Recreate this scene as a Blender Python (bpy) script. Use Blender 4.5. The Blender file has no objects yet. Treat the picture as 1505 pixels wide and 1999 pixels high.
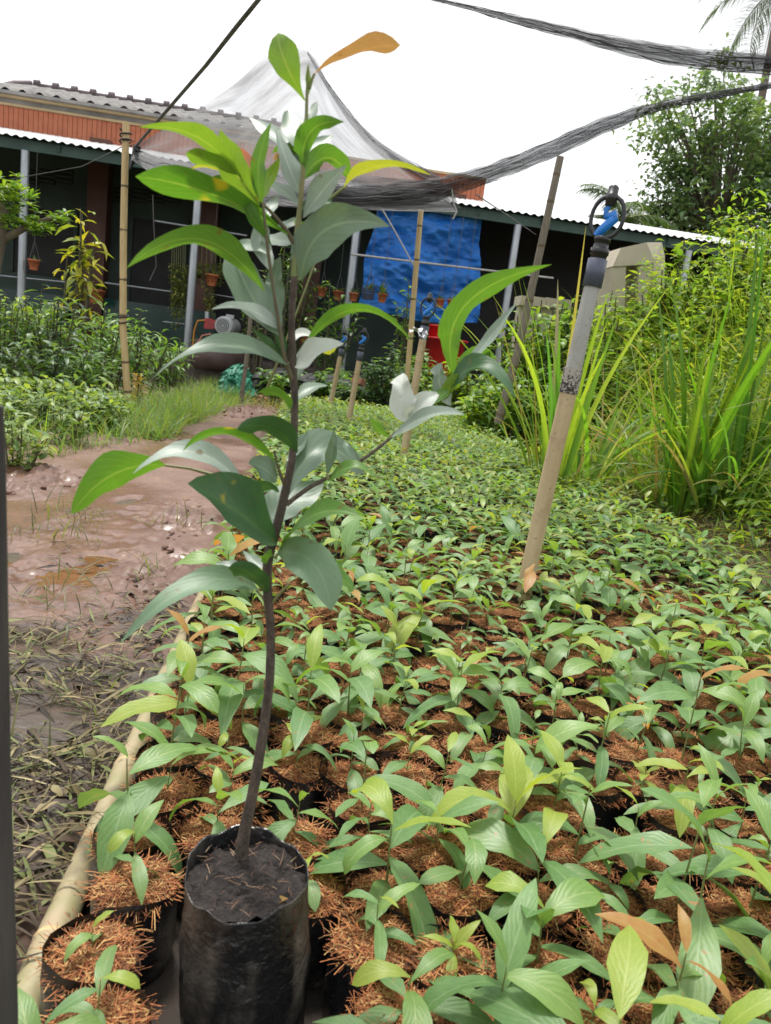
import bpy, math, random
import numpy as np
from mathutils import Vector, Matrix
R = math.radians
rnd = random.Random(7)
rng = np.random.default_rng(11)
scn = bpy.context.scene
C = scn.collection

# ------------------------------------------------------------------ camera
CAMH = 0.85
FPX = 1500.0
psi, th, ro = R(7.0), R(11.5), R(7.25)
Fw = Vector((math.sin(psi)*math.cos(th), math.cos(psi)*math.cos(th), -math.sin(th)))
r0 = Vector((math.cos(psi), -math.sin(psi), 0)); u0 = r0.cross(Fw)
Rt = r0*math.cos(ro) + u0*math.sin(ro); Up = u0*math.cos(ro) - r0*math.sin(ro)
cam_d = bpy.data.cameras.new('camera'); cam = bpy.data.objects.new('camera', cam_d); C.objects.link(cam)
m3 = Matrix((Rt, Up, -Fw)).transposed()
cam.matrix_world = Matrix.Translation((0, 0, CAMH)) @ m3.to_4x4()
cam_d.sensor_fit = 'VERTICAL'; cam_d.sensor_height = 36; cam_d.lens = FPX/1999*36
cam_d.clip_start = 0.05; cam_d.clip_end = 2000
scn.camera = cam
cam_d.dof.use_dof = True; cam_d.dof.focus_distance = 2.0; cam_d.dof.aperture_fstop = 10
CP = Vector((0, 0, CAMH))

# ------------------------------------------------------------------ sky, sun, exposure
SUN_EL, SUN_AZ = R(72), R(-20)          # azimuth clockwise from +Y (towards the house), to the right
w = bpy.data.worlds.new('World'); scn.world = w; w.use_nodes = True
nt = w.node_tree; nt.nodes.clear()
sky = nt.nodes.new('ShaderNodeTexSky'); sky.sky_type = 'NISHITA'; sky.sun_disc = False
sky.sun_elevation = SUN_EL; sky.sun_rotation = SUN_AZ; sky.dust_density = 4.0; sky.air_density = 1.0
hs = nt.nodes.new('ShaderNodeHueSaturation'); hs.inputs['Saturation'].default_value = 0.12; hs.inputs['Value'].default_value = 1.0
mxw = nt.nodes.new('ShaderNodeMix'); mxw.data_type = 'RGBA'; mxw.inputs[0].default_value = 0.62
mxw.inputs[7].default_value = (9.0, 9.1, 9.3, 1)      # an even layer of bright cloud
bg = nt.nodes.new('ShaderNodeBackground'); bg.inputs['Strength'].default_value = 0.095
wo = nt.nodes.new('ShaderNodeOutputWorld')
nt.links.new(sky.outputs[0], hs.inputs['Color']); nt.links.new(hs.outputs[0], mxw.inputs[6])
nt.links.new(mxw.outputs[2], bg.inputs[0]); nt.links.new(bg.outputs[0], wo.inputs[0])
sd = bpy.data.lights.new('sun', 'SUN'); sd.energy = 2.0; sd.angle = R(10); sd.color = (1, .96, .9)
so = bpy.data.objects.new('sun', sd); C.objects.link(so)
sdir = Vector((math.sin(SUN_AZ)*math.cos(SUN_EL), math.cos(SUN_AZ)*math.cos(SUN_EL), math.sin(SUN_EL)))
so.rotation_euler = sdir.to_track_quat('Z', 'Y').to_euler(); so.location = (0, 0, 30)
vs = scn.view_settings; vs.view_transform = 'Standard'; vs.look = 'None'; vs.exposure = 0.95; vs.gamma = 1
vs.use_curve_mapping = False
scn.cycles.max_bounces = 8; scn.cycles.transparent_max_bounces = 24
scn.cycles.use_denoising = True

# ------------------------------------------------------------------ pixel helpers (photo pixels 1505x1999 -> a real point)
def ray(x, y): return Fw + Rt*((x-752.5)/FPX) + Up*((999.5-y)/FPX)
def PY(x, y, Y): d = ray(x, y); return CP + d*(Y/d.y)
def PZ(x, y, z): d = ray(x, y); return CP + d*((z-CAMH)/d.z)
def pxm(p): return (Vector(p)-CP).dot(Fw)/FPX      # metres per photo pixel at p

# ------------------------------------------------------------------ nodes
def nd(nt, typ, ins=None, **props):
    n = nt.nodes.new(typ)
    for k, v in props.items(): setattr(n, k, v)
    for k, v in (ins or {}).items():
        if isinstance(v, bpy.types.NodeSocket): nt.links.new(v, n.inputs[k])
        elif isinstance(v, bpy.types.Node): nt.links.new(v.outputs[0], n.inputs[k])
        else: n.inputs[k].default_value = v
    return n
def c4(c): return (c[0], c[1], c[2], 1)
def mixc(nt, f, a, b, blend='MIX'):
    a = c4(a) if isinstance(a, tuple) else a; b = c4(b) if isinstance(b, tuple) else b
    return nd(nt, 'ShaderNodeMix', {0: f, 6: a, 7: b}, data_type='RGBA', blend_type=blend).outputs[2]
def math_(nt, op, a, b=0.0, c=0.0): return nd(nt, 'ShaderNodeMath', {0: a, 1: b, 2: c}, operation=op).outputs[0]
def mrange(nt, v, a, b, c=0., d=1.): return nd(nt, 'ShaderNodeMapRange', {0: v, 1: a, 2: b, 3: c, 4: d}).outputs[0]
def newmat(name):
    m = bpy.data.materials.new(name); m.use_nodes = True; m.node_tree.nodes.clear()
    return m, m.node_tree
def outp(nt, sh): nd(nt, 'ShaderNodeOutputMaterial', {0: sh})
def objco(nt): return nd(nt, 'ShaderNodeTexCoord').outputs['Object']
def noise(nt, scale, detail=4, co=None, rough=.55): 
    return nd(nt, 'ShaderNodeTexNoise', {'Vector': co if co else objco(nt), 'Scale': scale, 'Detail': detail, 'Roughness': rough}).outputs[0]

def mat_simple(name, c1, c2=None, scale=12, rough=.6, bump=.0, bscale=None, metal=0., spec=.5, stretch=None, rvar=0.1, tint=False):
    m, nt = newmat(name)
    co = objco(nt)
    if stretch: co = nd(nt, 'ShaderNodeMapping', {'Vector': co, 'Scale': stretch}).outputs[0]
    n = noise(nt, scale, 5, co)
    f = mrange(nt, n, .3, .7)
    col = mixc(nt, f, c1, c2 or tuple(x*.75 for x in c1))
    if tint: col = mixc(nt, 1.0, col, nd(nt, 'ShaderNodeAttribute', attribute_name='tint').outputs[0], 'MULTIPLY')
    rg = mrange(nt, n, .3, .7, max(rough-rvar, .03), min(rough+rvar, 1))
    p = nd(nt, 'ShaderNodeBsdfPrincipled', {'Base Color': col, 'Roughness': rg, 'Metallic': metal, 'Specular IOR Level': spec})
    if bump:
        b = nd(nt, 'ShaderNodeBump', {'Height': noise(nt, bscale or scale*3, 5, co), 'Strength': bump, 'Distance': .01}); nt.links.new(b.outputs[0], p.inputs['Normal'])
    outp(nt, p); return m

def leaf_mat(name, c1, c2, rough=.38, trans=.35, tcol=None, tint=False, rib=(.5, .6, .3), spots=None, spec=.5, vein=.25, under=None):
    m, nt = newmat(name)
    rv = nd(nt, 'ShaderNodeObjectInfo').outputs['Random']
    n1 = noise(nt, 9, 3)
    f = math_(nt, 'ADD', math_(nt, 'MULTIPLY', rv, .75), mrange(nt, n1, .3, .7, -.15, .4)) if not tint else mrange(nt, n1, .3, .7)
    f = nd(nt, 'ShaderNodeClamp', {0: f}).outputs[0]
    col = mixc(nt, f, c1, c2)
    if tint: col = mixc(nt, 1.0, col, nd(nt, 'ShaderNodeAttribute', attribute_name='tint').outputs[0], 'MULTIPLY')
    uv = nd(nt, 'ShaderNodeUVMap')
    sep = nd(nt, 'ShaderNodeSeparateXYZ', {0: uv.outputs[0]})
    au = math_(nt, 'ABSOLUTE', math_(nt, 'SUBTRACT', sep.outputs[0], .5))
    ribm = mrange(nt, au, .012, .045, .6, 0)
    col = mixc(nt, ribm, col, rib)
    vw = math_(nt, 'SINE', math_(nt, 'MULTIPLY', math_(nt, 'ADD', math_(nt, 'SUBTRACT', math_(nt, 'MULTIPLY', sep.outputs[1], 8.), math_(nt, 'MULTIPLY', au, 6.)), math_(nt, 'MULTIPLY', n1, 1.2)), 6.283))
    vm = mrange(nt, vw, .75, 1., 0., .15)
    mot = noise(nt, 60, 4, None, .65); col = mixc(nt, mrange(nt, mot, .35, .75, 0., .35), col, mixc(nt, 1., col, (.62, .68, .6), 'MULTIPLY'))
    col = mixc(nt, vm, col, rib)
    fs = nd(nt, 'ShaderNodeTexNoise', {'Vector': objco(nt), 'Scale': 85., 'Detail': 2.}).outputs[0]
    fs2 = nd(nt, 'ShaderNodeTexNoise', {'Vector': objco(nt), 'Scale': 12., 'Detail': 1.}).outputs[0]
    col = mixc(nt, math_(nt, 'MULTIPLY', mrange(nt, fs, .66, .72, 0., .75), mrange(nt, fs2, .42, .6)), col, (.16, .10, .035))
    if spots:
        sn = nd(nt, 'ShaderNodeTexNoise', {'Vector': objco(nt), 'Scale': spots[1], 'Detail': 2.}).outputs[0]
        sp = mrange(nt, sn, spots[2], spots[2]+.05)
        col = mixc(nt, sp, col, spots[0])
    if under:
        bf = nd(nt, 'ShaderNodeNewGeometry').outputs['Backfacing']
        col = mixc(nt, math_(nt, 'MULTIPLY', bf, .7), col, under)
    bump = nd(nt, 'ShaderNodeBump', {'Height': math_(nt, 'ADD', vw, math_(nt, 'MULTIPLY', ribm, 3.)), 'Strength': vein*.35, 'Distance': .002})
    p = nd(nt, 'ShaderNodeBsdfPrincipled', {'Base Color': col, 'Roughness': rough, 'Specular IOR Level': spec, 'Normal': bump.outputs[0]})
    tc = mixc(nt, 1.0, col, tcol or (1.6, 1.5, .55), 'MULTIPLY')
    t = nd(nt, 'ShaderNodeBsdfTranslucent', {'Color': tc})
    outp(nt, nd(nt, 'ShaderNodeMixShader', {0: trans, 1: p, 2: t})); return m

# ------------------------------------------------------------------ mesh helpers
def mk(name, V, F, mat, parent=None, uv=None, tint=None, smooth=True, matidx=None):
    V = np.asarray(V, np.float32).reshape(-1, 3); F = np.asarray(F, np.int32)
    me = bpy.data.meshes.new(name); k = F.shape[1]; m = F.shape[0]
    me.vertices.add(len(V)); me.vertices.foreach_set('co', V.ravel())
    me.loops.add(m*k); me.loops.foreach_set('vertex_index', F.ravel())
    me.polygons.add(m); me.polygons.foreach_set('loop_start', np.arange(0, m*k, k, dtype=np.int32))
    me.polygons.foreach_set('use_smooth', np.full(m, smooth, bool))
    if uv is not None:
        ul = me.uv_layers.new(name='UVMap'); ul.data.foreach_set('uv', np.asarray(uv, np.float32)[F.ravel()].ravel())
    if tint is not None:
        a = me.color_attributes.new('tint', 'FLOAT_COLOR', 'POINT')
        t = np.ones((len(V), 4), np.float32); t[:, :3] = tint; a.data.foreach_set('color', t.ravel())
    for mm in (mat if isinstance(mat, (list, tuple)) else [mat]): me.materials.append(mm)
    if matidx is not None: me.polygons.foreach_set('material_index', np.asarray(matidx, np.int32))
    me.update(calc_edges=True); me.validate()
    if name is None: return me
    o = bpy.data.objects.new(name, me); C.objects.link(o)
    if parent: o.parent = parent
    return o
def ob(name, me, parent=None, mw=None):
    o = bpy.data.objects.new(name, me); C.objects.link(o)
    if parent: o.parent = parent
    if mw is not None: o.matrix_local = mw
    return o
def tag(o, label, cat=None, group=None, kind=None):
    o['label'] = label
    if cat: o['category'] = cat
    if group: o['group'] = group
    if kind: o['kind'] = kind
    return o
def thing(name, label, cat, loc=(0, 0, 0), group=None, rz=0):
    o = bpy.data.objects.new(name, None); C.objects.link(o); o.location = loc; o.rotation_euler = (0, 0, rz)
    o.empty_display_size = .1
    return tag(o, label, cat, group)

class MB:
    def __init__(s): s.V = []; s.F = []; s.M = []; s.mi = 0
    def add(s, V, F):
        b = len(s.V); s.V += [tuple(v) for v in V]; s.F += [tuple(i+b for i in f) for f in F]; s.M += [s.mi]*len(F)
    def box(s, c, d, rot=None, taper=1.):
        x, y, z = [q/2 for q in d]; vs = []
        for k, (sx, sy, sz) in enumerate([(-1,-1,-1),(1,-1,-1),(1,1,-1),(-1,1,-1),(-1,-1,1),(1,-1,1),(1,1,1),(-1,1,1)]):
            t = taper if sz > 0 else 1
            v = Vector((sx*x*t, sy*y*t, sz*z)); 
            if rot is not None: v = rot @ v
            vs.append(v+Vector(c))
        s.add(vs, [(0,3,2,1),(4,5,6,7),(0,1,5,4),(1,2,6,5),(2,3,7,6),(3,0,4,7)])
    def tube(s, pts, rad, n=8, cap=True, jit=0.):
        pts = [Vector(p) for p in pts]; rad = rad if isinstance(rad, (list, tuple)) else [rad]*len(pts)
        V = []; F = []; up = None
        for i, p in enumerate(pts):
            t = (pts[min(i+1, len(pts)-1)]-pts[max(i-1, 0)]).normalized()
            if up is None: up = Vector((1, 0, 0)) if abs(t.x) < .8 else Vector((0, 0, 1))
            a = (up - t*up.dot(t)).normalized(); b = t.cross(a); up = a
            for k in range(n):
                q = 2*math.pi*k/n; rr = rad[i]*(1+jit*(rnd.random()-.5))
                V.append(p + a*math.cos(q)*rr + b*math.sin(q)*rr)
        for i in range(len(pts)-1):
            for k in range(n): F.append((i*n+k, i*n+(k+1) % n, (i+1)*n+(k+1) % n, (i+1)*n+k))
        if cap:
            b0 = len(V); V += V[:n]; e0 = len(V); V += V[(len(pts)-1)*n:len(pts)*n]
            F.append(tuple(b0+k for k in range(n-1, -1, -1))); F.append(tuple(e0+k for k in range(n)))
        s.add(V, F)
    def lathe(s, prof, n=16, mat=None, wob=0., cap=False):
        V = []; F = []
        for r_, z in prof:
            for k in range(n):
                q = 2*math.pi*k/n; rr = r_*(1+wob*math.sin(q*3+z*40)+wob*.6*math.sin(q*5-z*23))
                v = Vector((rr*math.cos(q), rr*math.sin(q), z)); V.append(mat @ v if mat else v)
        for i in range(len(prof)-1):
            for k in range(n): F.append((i*n+k, i*n+(k+1) % n, (i+1)*n+(k+1) % n, (i+1)*n+k))
        if cap:
            b0 = len(V); V += V[:n]; e0 = len(V); V += V[(len(prof)-1)*n:len(prof)*n]
            F.append(tuple(b0+k for k in range(n-1, -1, -1))); F.append(tuple(e0+k for k in range(n)))
        s.add(V, F)
    def mesh(s, name, mats, smooth=True):
        me = bpy.data.meshes.new(name); me.from_pydata(s.V, [], s.F)
        for m in (mats if isinstance(mats, (list, tuple)) else [mats]): me.materials.append(m)
        me.polygons.foreach_set('use_smooth', [smooth]*len(s.F)); me.polygons.foreach_set('material_index', s.M)
        me.update(); return me
    def build(s, name, mats, parent=None, smooth=True):
        return ob(name, s.mesh(name, mats, smooth), parent)

def frame_on(p, axis):      # matrix with Z along axis at p
    q = Vector(axis).normalized().to_track_quat('Z', 'Y'); return Matrix.Translation(p) @ q.to_matrix().to_4x4()

PROF = {'lance': lambda v: np.sin(np.pi*np.clip(v, 0, 1)**.88)**.95, 'obov': lambda v: np.sin(np.pi*np.clip(v, 0, 1)**1.45)**.75,
        'ell': lambda v: np.sin(np.pi*np.clip(v, 0, 1))**.7, 'blade': lambda v: np.clip(1-v, 0, 1)**.6*np.clip(.35+v*4, 0, 1),
        'strip': lambda v: np.ones_like(v)*.9}
def leaves(P, az, el, droop, L, W, roll=None, S=4, prof='lance', fold=.22, cols=3, wave=0.):
    P = np.asarray(P, float).reshape(-1, 3); N = len(P)
    f = lambda a: np.broadcast_to(np.asarray(a, float), (N,))
    az, el, droop, L, W = map(f, (az, el, droop, L, W)); roll = f(0. if roll is None else roll)
    v = np.linspace(0, 1, S+1); ang = el[:, None] - droop[:, None]*((np.arange(S)+.5)/S)
    r = np.concatenate([np.zeros((N, 1)), np.cumsum(np.cos(ang), 1)], 1)*(L/S)[:, None]
    z = np.concatenate([np.zeros((N, 1)), np.cumsum(np.sin(ang), 1)], 1)*(L/S)[:, None]
    an = el[:, None]-droop[:, None]*v[None]
    h = np.stack([np.cos(az), np.sin(az), 0*az], 1); s = np.stack([-np.sin(az), np.cos(az), 0*az], 1)
    zz = np.array([0, 0, 1.])
    nrm = -np.sin(an)[..., None]*h[:, None]+np.cos(an)[..., None]*zz
    s2 = np.cos(roll)[:, None, None]*s[:, None]+np.sin(roll)[:, None, None]*nrm
    n2 = np.cos(roll)[:, None, None]*nrm-np.sin(roll)[:, None, None]*s[:, None]
    cl = P[:, None]+r[..., None]*h[:, None]+z[..., None]*zz
    wv = PROF[prof](v); wv[0] = max(wv[0], .06); wv[-1] = .02 if prof != 'strip' else wv[-1]
    hw0 = (W[:, None]/2)*wv[None]; pm = rng.random((N, 2))*6.28
    us = np.linspace(1, -1, cols)
    V = np.empty((N, S+1, cols, 3))
    ph = rng.random(N)*6.28
    for j, u in enumerate(us):
        k_ = pm[:, :1] if u > 0 else pm[:, 1:]; hw = hw0*(1+(.09*np.sin(v[None]*7+k_)+.05*np.sin(v[None]*19+k_*3) if cols > 2 else 0))
        lift = hw*abs(u)*fold
        if wave: lift = lift + hw*wave*abs(u)*np.sin(v[None]*11+ph[:, None]+u*1.3)
        V[:, :, j] = cl+(hw*u)[..., None]*s2+lift[..., None]*n2
    b = []
    for i in range(S):
        for j in range(cols-1):
            b.append((i*cols+j+1, (i+1)*cols+j+1, (i+1)*cols+j, i*cols+j))
    b = np.array(b); nv = (S+1)*cols
    F = (b[None]+(np.arange(N)*nv)[:, None, None]).reshape(-1, 4)
    uv = np.stack(np.meshgrid(v, (1-us)/2, indexing='ij')[::-1], -1).reshape(-1, 2)
    return V.reshape(-1, 3), F, np.tile(uv, (N, 1)), nv
def tintrep(t, nv): return np.repeat(np.asarray(t, float), nv, 0)
def cat_mesh(name, parts, mat, parent=None, mats=None):
    V = []; F = []; U = []; T = []; M = []; b = 0
    for k, p in enumerate(parts):
        v, f, u, t = p[:4]; V.append(v); F.append(f+b); U.append(u if u is not None else np.full((len(v), 2), .3)); T.append(t); b += len(v)
        M.append(np.full(len(f), p[4] if len(p) > 4 else 0))
    return mk(name, np.concatenate(V), np.concatenate(F), mats or mat, parent, np.concatenate(U), np.concatenate(T), matidx=np.concatenate(M))
def rtint(N, cols, wts=None, var=.15):
    cols = np.array(cols, float); i = rng.choice(len(cols), N, p=wts)
    return cols[i]*(1+var*(rng.random((N, 1))-.5)*2)*(1+.06*(rng.random((N, 3))-.5))

# value noise, numpy
def vnoise(x, y, seed=0):
    g = np.random.default_rng(seed).random((256, 256)); xi = np.floor(x).astype(int); yi = np.floor(y).astype(int)
    fx = x-xi; fy = y-yi; fx = fx*fx*(3-2*fx); fy = fy*fy*(3-2*fy); a = lambda i, j: g[i % 256, j % 256]
    return (a(xi, yi)*(1-fx)+a(xi+1, yi)*fx)*(1-fy)+(a(xi, yi+1)*(1-fx)+a(xi+1, yi+1)*fx)*fy
def fbm(x, y, o=5, seed=0, gain=.5):
    s = 0; amp = 1; t = 0
    for k in range(o): s = s+amp*vnoise(x*2**k+k*17.3, y*2**k+k*9.1, seed+k); t += amp; amp *= gain
    return s/t
def sstep(a, b, x): t = np.clip((x-a)/(b-a), 0, 1); return t*t*(3-2*t)
def grid_faces(nx, ny):
    i, j = np.meshgrid(np.arange(ny-1), np.arange(nx-1), indexing='ij'); a = (i*nx+j).ravel()
    return np.stack([a, a+1, a+nx+1, a+nx], 1)

# ================================================================== materials
M_BAMBOO = mat_simple('bamboo_dry', (.58, .44, .22), (.44, .31, .14), 5, .5, .15, stretch=(14, 14, 1.2))
M_BAMBOO_G = mat_simple('bamboo_grey', (.24, .20, .15), (.13, .11, .085), 6, .7, .3, stretch=(16, 16, 1.))
M_BAMBOO_EDGE = None
M_NODE = mat_simple('bamboo_node', (.16, .11, .06), (.09, .06, .035), 20, .7)
M_OLDWOOD = mat_simple('weathered_wood', (.075, .065, .06), (.035, .03, .028), 8, .85, .5, stretch=(8, 8, .6))
def worn_mat(name, c1, c2, dirt, sc=5, rough=.5):
    m, nt = newmat(name); co = objco(nt); st = nd(nt, 'ShaderNodeMapping', {'Vector': co, 'Scale': (9, 9, .8)}).outputs[0]
    a = noise(nt, sc, 5, st); b = noise(nt, 9, 5, co, .7); c = noise(nt, 70, 3, co)
    col = mixc(nt, mrange(nt, a, .3, .7), c1, c2); col = mixc(nt, mrange(nt, b, .52, .72, 0, .75), col, dirt); col = mixc(nt, mrange(nt, c, .66, .72, 0, .6), col, tuple(x*.35 for x in dirt))
    p = nd(nt, 'ShaderNodeBsdfPrincipled', {'Base Color': col, 'Roughness': mrange(nt, b, .3, .7, rough-.08, rough+.2)})
    bm = nd(nt, 'ShaderNodeBump', {'Height': a, 'Strength': .25, 'Distance': .004}); nt.links.new(bm.outputs[0], p.inputs['Normal']); outp(nt, p); return m
M_PVC = worn_mat('grey_pvc', (.30, .31, .29), (.36, .36, .335), (.27, .235, .18))
M_BAMBOO_EDGE = worn_mat('bamboo_pale', (.37, .29, .18), (.28, .26, .13), (.16, .12, .07), 2.2, .42)
M_STAKE = worn_mat('stake_wood', (.50, .39, .24), (.39, .29, .16), (.24, .17, .10), 4, .6)
M_COUPLER = mat_simple('blue_grey_plastic', (.075, .085, .13), (.06, .07, .10), 8, .38)
M_BLACKPL = mat_simple('black_plastic', (.012, .012, .014), (.02, .02, .022), 10, .35)
M_BLUEPL = mat_simple('blue_plastic', (.01, .19, .62), (.015, .16, .52), 8, .3)
M_BAG = None
def bag_mat():
    m, nt = newmat('black_polybag'); co = objco(nt)
    n = noise(nt, 11, 6, co); st = nd(nt, 'ShaderNodeMapping', {'Vector': co, 'Scale': (3, 3, 1)}).outputs[0]
    n2 = noise(nt, 7, 4, st)
    d = mrange(nt, math_(nt, 'MULTIPLY', n, n2), .23, .40)
    col = mixc(nt, d, (.011, .011, .012), (.10, .085, .07))
    p = nd(nt, 'ShaderNodeBsdfPrincipled', {'Base Color': col, 'Roughness': mrange(nt, n, .3, .7, .2, .5), 'Specular IOR Level': .5})
    rd = math_(nt, 'ABSOLUTE', math_(nt, 'SUBTRACT', noise(nt, 22, 3, co), .5)); rd2 = math_(nt, 'ABSOLUTE', math_(nt, 'SUBTRACT', noise(nt, 55, 3, co), .5))
    b = nd(nt, 'ShaderNodeBump', {'Height': math_(nt, 'ADD', rd, math_(nt, 'MULTIPLY', rd2, .4)), 'Strength': .9, 'Distance': .014})
    nt.links.new(b.outputs[0], p.inputs['Normal']); outp(nt, p); return m
M_BAG = bag_mat()
M_SOIL = mat_simple('dark_potting_soil', (.035, .026, .022), (.016, .013, .012), 60, .9, 1., 140)
M_STRAW = mat_simple('coir_fibre', (.8, .8, .8), (.65, .65, .65), 30, .8, tint=True)
def mat_vtint(name, rough=.8, spec=.3):
    m, nt = newmat(name); a = nd(nt, 'ShaderNodeAttribute', attribute_name='tint')
    outp(nt, nd(nt, 'ShaderNodeBsdfPrincipled', {'Base Color': a.outputs[0], 'Roughness': rough, 'Specular IOR Level': spec})); return m
M_TINT = mat_vtint('fibre_tint')
M_LITTER = mat_vtint('wet_litter', .62, .3)
M_BARK = mat_simple('sapling_bark', (.135, .10, .075), (.055, .042, .034), 70, .8, .9, 160, stretch=(1.6, 1.6, .6))
M_STEM = mat_simple('green_stem', (.14, .20, .05), (.20, .17, .07), 20, .5)
M_TWIG = mat_simple('twig', (.13, .12, .06), (.09, .07, .04), 30, .6)
M_SHRUBSTEM = mat_simple('shrub_stem', (.10, .09, .05), (.06, .05, .03), 20, .7)
M_TRUNK = mat_simple('tree_bark', (.19, .15, .11), (.10, .08, .06), 8, .85, .6, 20)
# seedling leaves
SL = [leaf_mat('seedling_leaf_mature', (.10, .215, .065), (.175, .31, .10), .5, .32, rib=(.28, .40, .2), vein=.3, spec=.55),
      leaf_mat('seedling_leaf_fresh', (.145, .285, .07), (.22, .36, .085), .46, .38, rib=(.38, .47, .18), vein=.3, spec=.7),
      leaf_mat('seedling_leaf_young', (.26, .385, .055), (.35, .43, .075), .46, .42, rib=(.47, .53, .16), vein=.3, spec=.6),
      leaf_mat('seedling_leaf_bronze', (.42, .18, .06), (.46, .32, .09), .45, .42, rib=(.5, .35, .15), tcol=(1.5, 1.1, .6)),
      leaf_mat('seedling_leaf_spotted', (.12, .24, .085), (.18, .30, .09), .46, .3, rib=(.28, .40, .2), spots=((.36, .2, .08), 16., .66), spec=.7)]
# big sapling leaves
BL = {'green': leaf_mat('sapling_leaf_green', (.085, .21, .035), (.115, .245, .045), .46, .40, rib=(.25, .38, .1), vein=.12),
      'lime': leaf_mat('sapling_leaf_lime', (.165, .31, .035), (.215, .35, .045), .44, .40, rib=(.38, .47, .12), vein=.12, tcol=(1.4, 1.35, .6)),
      'grey': leaf_mat('sapling_leaf_sheen_grey', (.095, .165, .10), (.125, .20, .13), .46, .2, rib=(.22, .32, .2), vein=.12, spec=.9),  # greyed base: sky sheen put into the colour
      'white': leaf_mat('sapling_leaf_white_sheen', (.50, .54, .50), (.58, .61, .57), .5, .22, rib=(.62, .64, .58), tcol=(1, 1.1, .8), spec=.7),  # white base paints the strongest sky sheen on a few leaves
      'pale': leaf_mat('sapling_leaf_sheen_pale', (.24, .31, .26), (.31, .38, .32), .48, .22, rib=(.55, .58, .5), vein=.1, tcol=(1, 1.1, .8), spec=.7),  # pale base has the sky's reflection painted in
      'dark': leaf_mat('sapling_leaf_dark', (.035, .10, .035), (.05, .125, .05), .46, .24, rib=(.08, .18, .05), vein=.12, spots=((.28, .25, .03), 26., .70)),
      'orange': leaf_mat('sapling_leaf_bronze', (.36, .22, .10), (.34, .27, .11), .44, .42, rib=(.45, .3, .15), tcol=(1.3, 1.0, .65), vein=.1),
      'pink': leaf_mat('sapling_leaf_pink', (.52, .19, .12), (.5, .22, .13), .42, .45, rib=(.55, .3, .2), tcol=(1.5, 1.0, .8), vein=.1),
      'yellow': leaf_mat('sapling_leaf_yellow', (.30, .40, .05), (.38, .41, .06), .44, .45, rib=(.5, .5, .15), tcol=(1.4, 1.2, .5), vein=.1),
      'spot': leaf_mat('sapling_leaf_blemished', (.085, .22, .03), (.11, .25, .035), .36, .42, rib=(.25, .38, .1), vein=.12, spots=((.42, .36, .03), 17., .67)),
      'greysp': leaf_mat('sapling_leaf_scarred', (.13, .225, .125), (.16, .26, .15), .5, .22, rib=(.2, .3, .18), vein=.12, spec=.7, spots=((.40, .24, .17), 14., .68))}
M_FOL = leaf_mat('foliage', (1, 1, 1), (.85, .88, .85), .42, .42, tint=True, rib=(.3, .4, .12), vein=.0)
M_FOLT = leaf_mat('foliage_far', (1, 1, 1), (.8, .85, .8), .5, .3, tint=True, rib=(.15, .22, .07), vein=.0)
M_GRASS = leaf_mat('grass_blade', (1, 1, 1), (.88, .92, .88), .45, .5, tint=True, rib=(.30, .38, .12), vein=.0)
M_STEEL = mat_simple('galvanised_steel', (.42, .45, .48), (.34, .37, .40), 6, .38, metal=.55, stretch=(3, 3, .6))
M_WALLG = mat_simple('green_plaster', (.055, .085, .07), (.04, .06, .05), 2, .8, .1)
M_DARK = mat_simple('dark_interior', (.012, .013, .013), (.02, .02, .02), 3, .7)  # near-black; on openings, vents and shed walls it paints in the shade
M_BROWNP = mat_simple('brown_painted_column', (.10, .035, .02), (.075, .028, .016), 4, .55)
M_TEAL = mat_simple('dark_teal_panel', (.012, .05, .045), (.016, .036, .035), 2, .25)
M_CONC = mat_simple('stained_concrete', (.33, .32, .30), (.16, .155, .15), 2.2, .85, .3, 20)
M_CREAM = mat_simple('cream_cornice', (.50, .38, .21), (.36, .27, .16), 3, .8, .2)
M_ROOFT = mat_simple('old_roof_sheet', (.21, .20, .19), (.12, .115, .11), 3, .85, .2)
M_RIDGE = mat_simple('ridge_tile', (.14, .11, .12), (.09, .07, .075), 4, .85)
M_TERRA = mat_simple('terracotta_tile', (.47, .145, .06), (.38, .11, .05), 6, .55, tint=False)
M_METALROOF = mat_simple('metal_roof_sheet', (.62, .64, .65), (.52, .53, .54), 2, .35, metal=.25)
M_GREENBEAM = mat_simple('green_painted_steel', (.025, .075, .055), (.03, .06, .05), 4, .5)
M_FLOORC = mat_simple('patio_concrete', (.16, .13, .11), (.09, .075, .065), 4, .8)
M_POT = mat_simple('terracotta_pot', (.48, .15, .06), (.36, .11, .045), 12, .7)
M_HOLE = mat_simple('pot_hole', (.01, .008, .006), None, 5, .9)
M_WIRE = mat_simple('wire', (.10, .10, .10), None, 5, .5)
M_ROPE = mat_simple('pale_rope', (.45, .45, .43), (.35, .35, .34), 30, .7)
M_RED = mat_simple('red_plastic', (.55, .02, .02), (.42, .015, .02), 6, .35)
M_BEIGE = mat_simple('beige_render', (.52, .46, .36), (.40, .35, .27), 3, .85, .15, 30)
M_GREENNET = mat_simple('green_net', (.005, .19, .11), (.01, .12, .07), 20, .6)
M_BLACKNET = mat_simple('black_net_pile', (.012, .013, .013), (.028, .028, .027), 14, .75, .8, 40)

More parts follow.
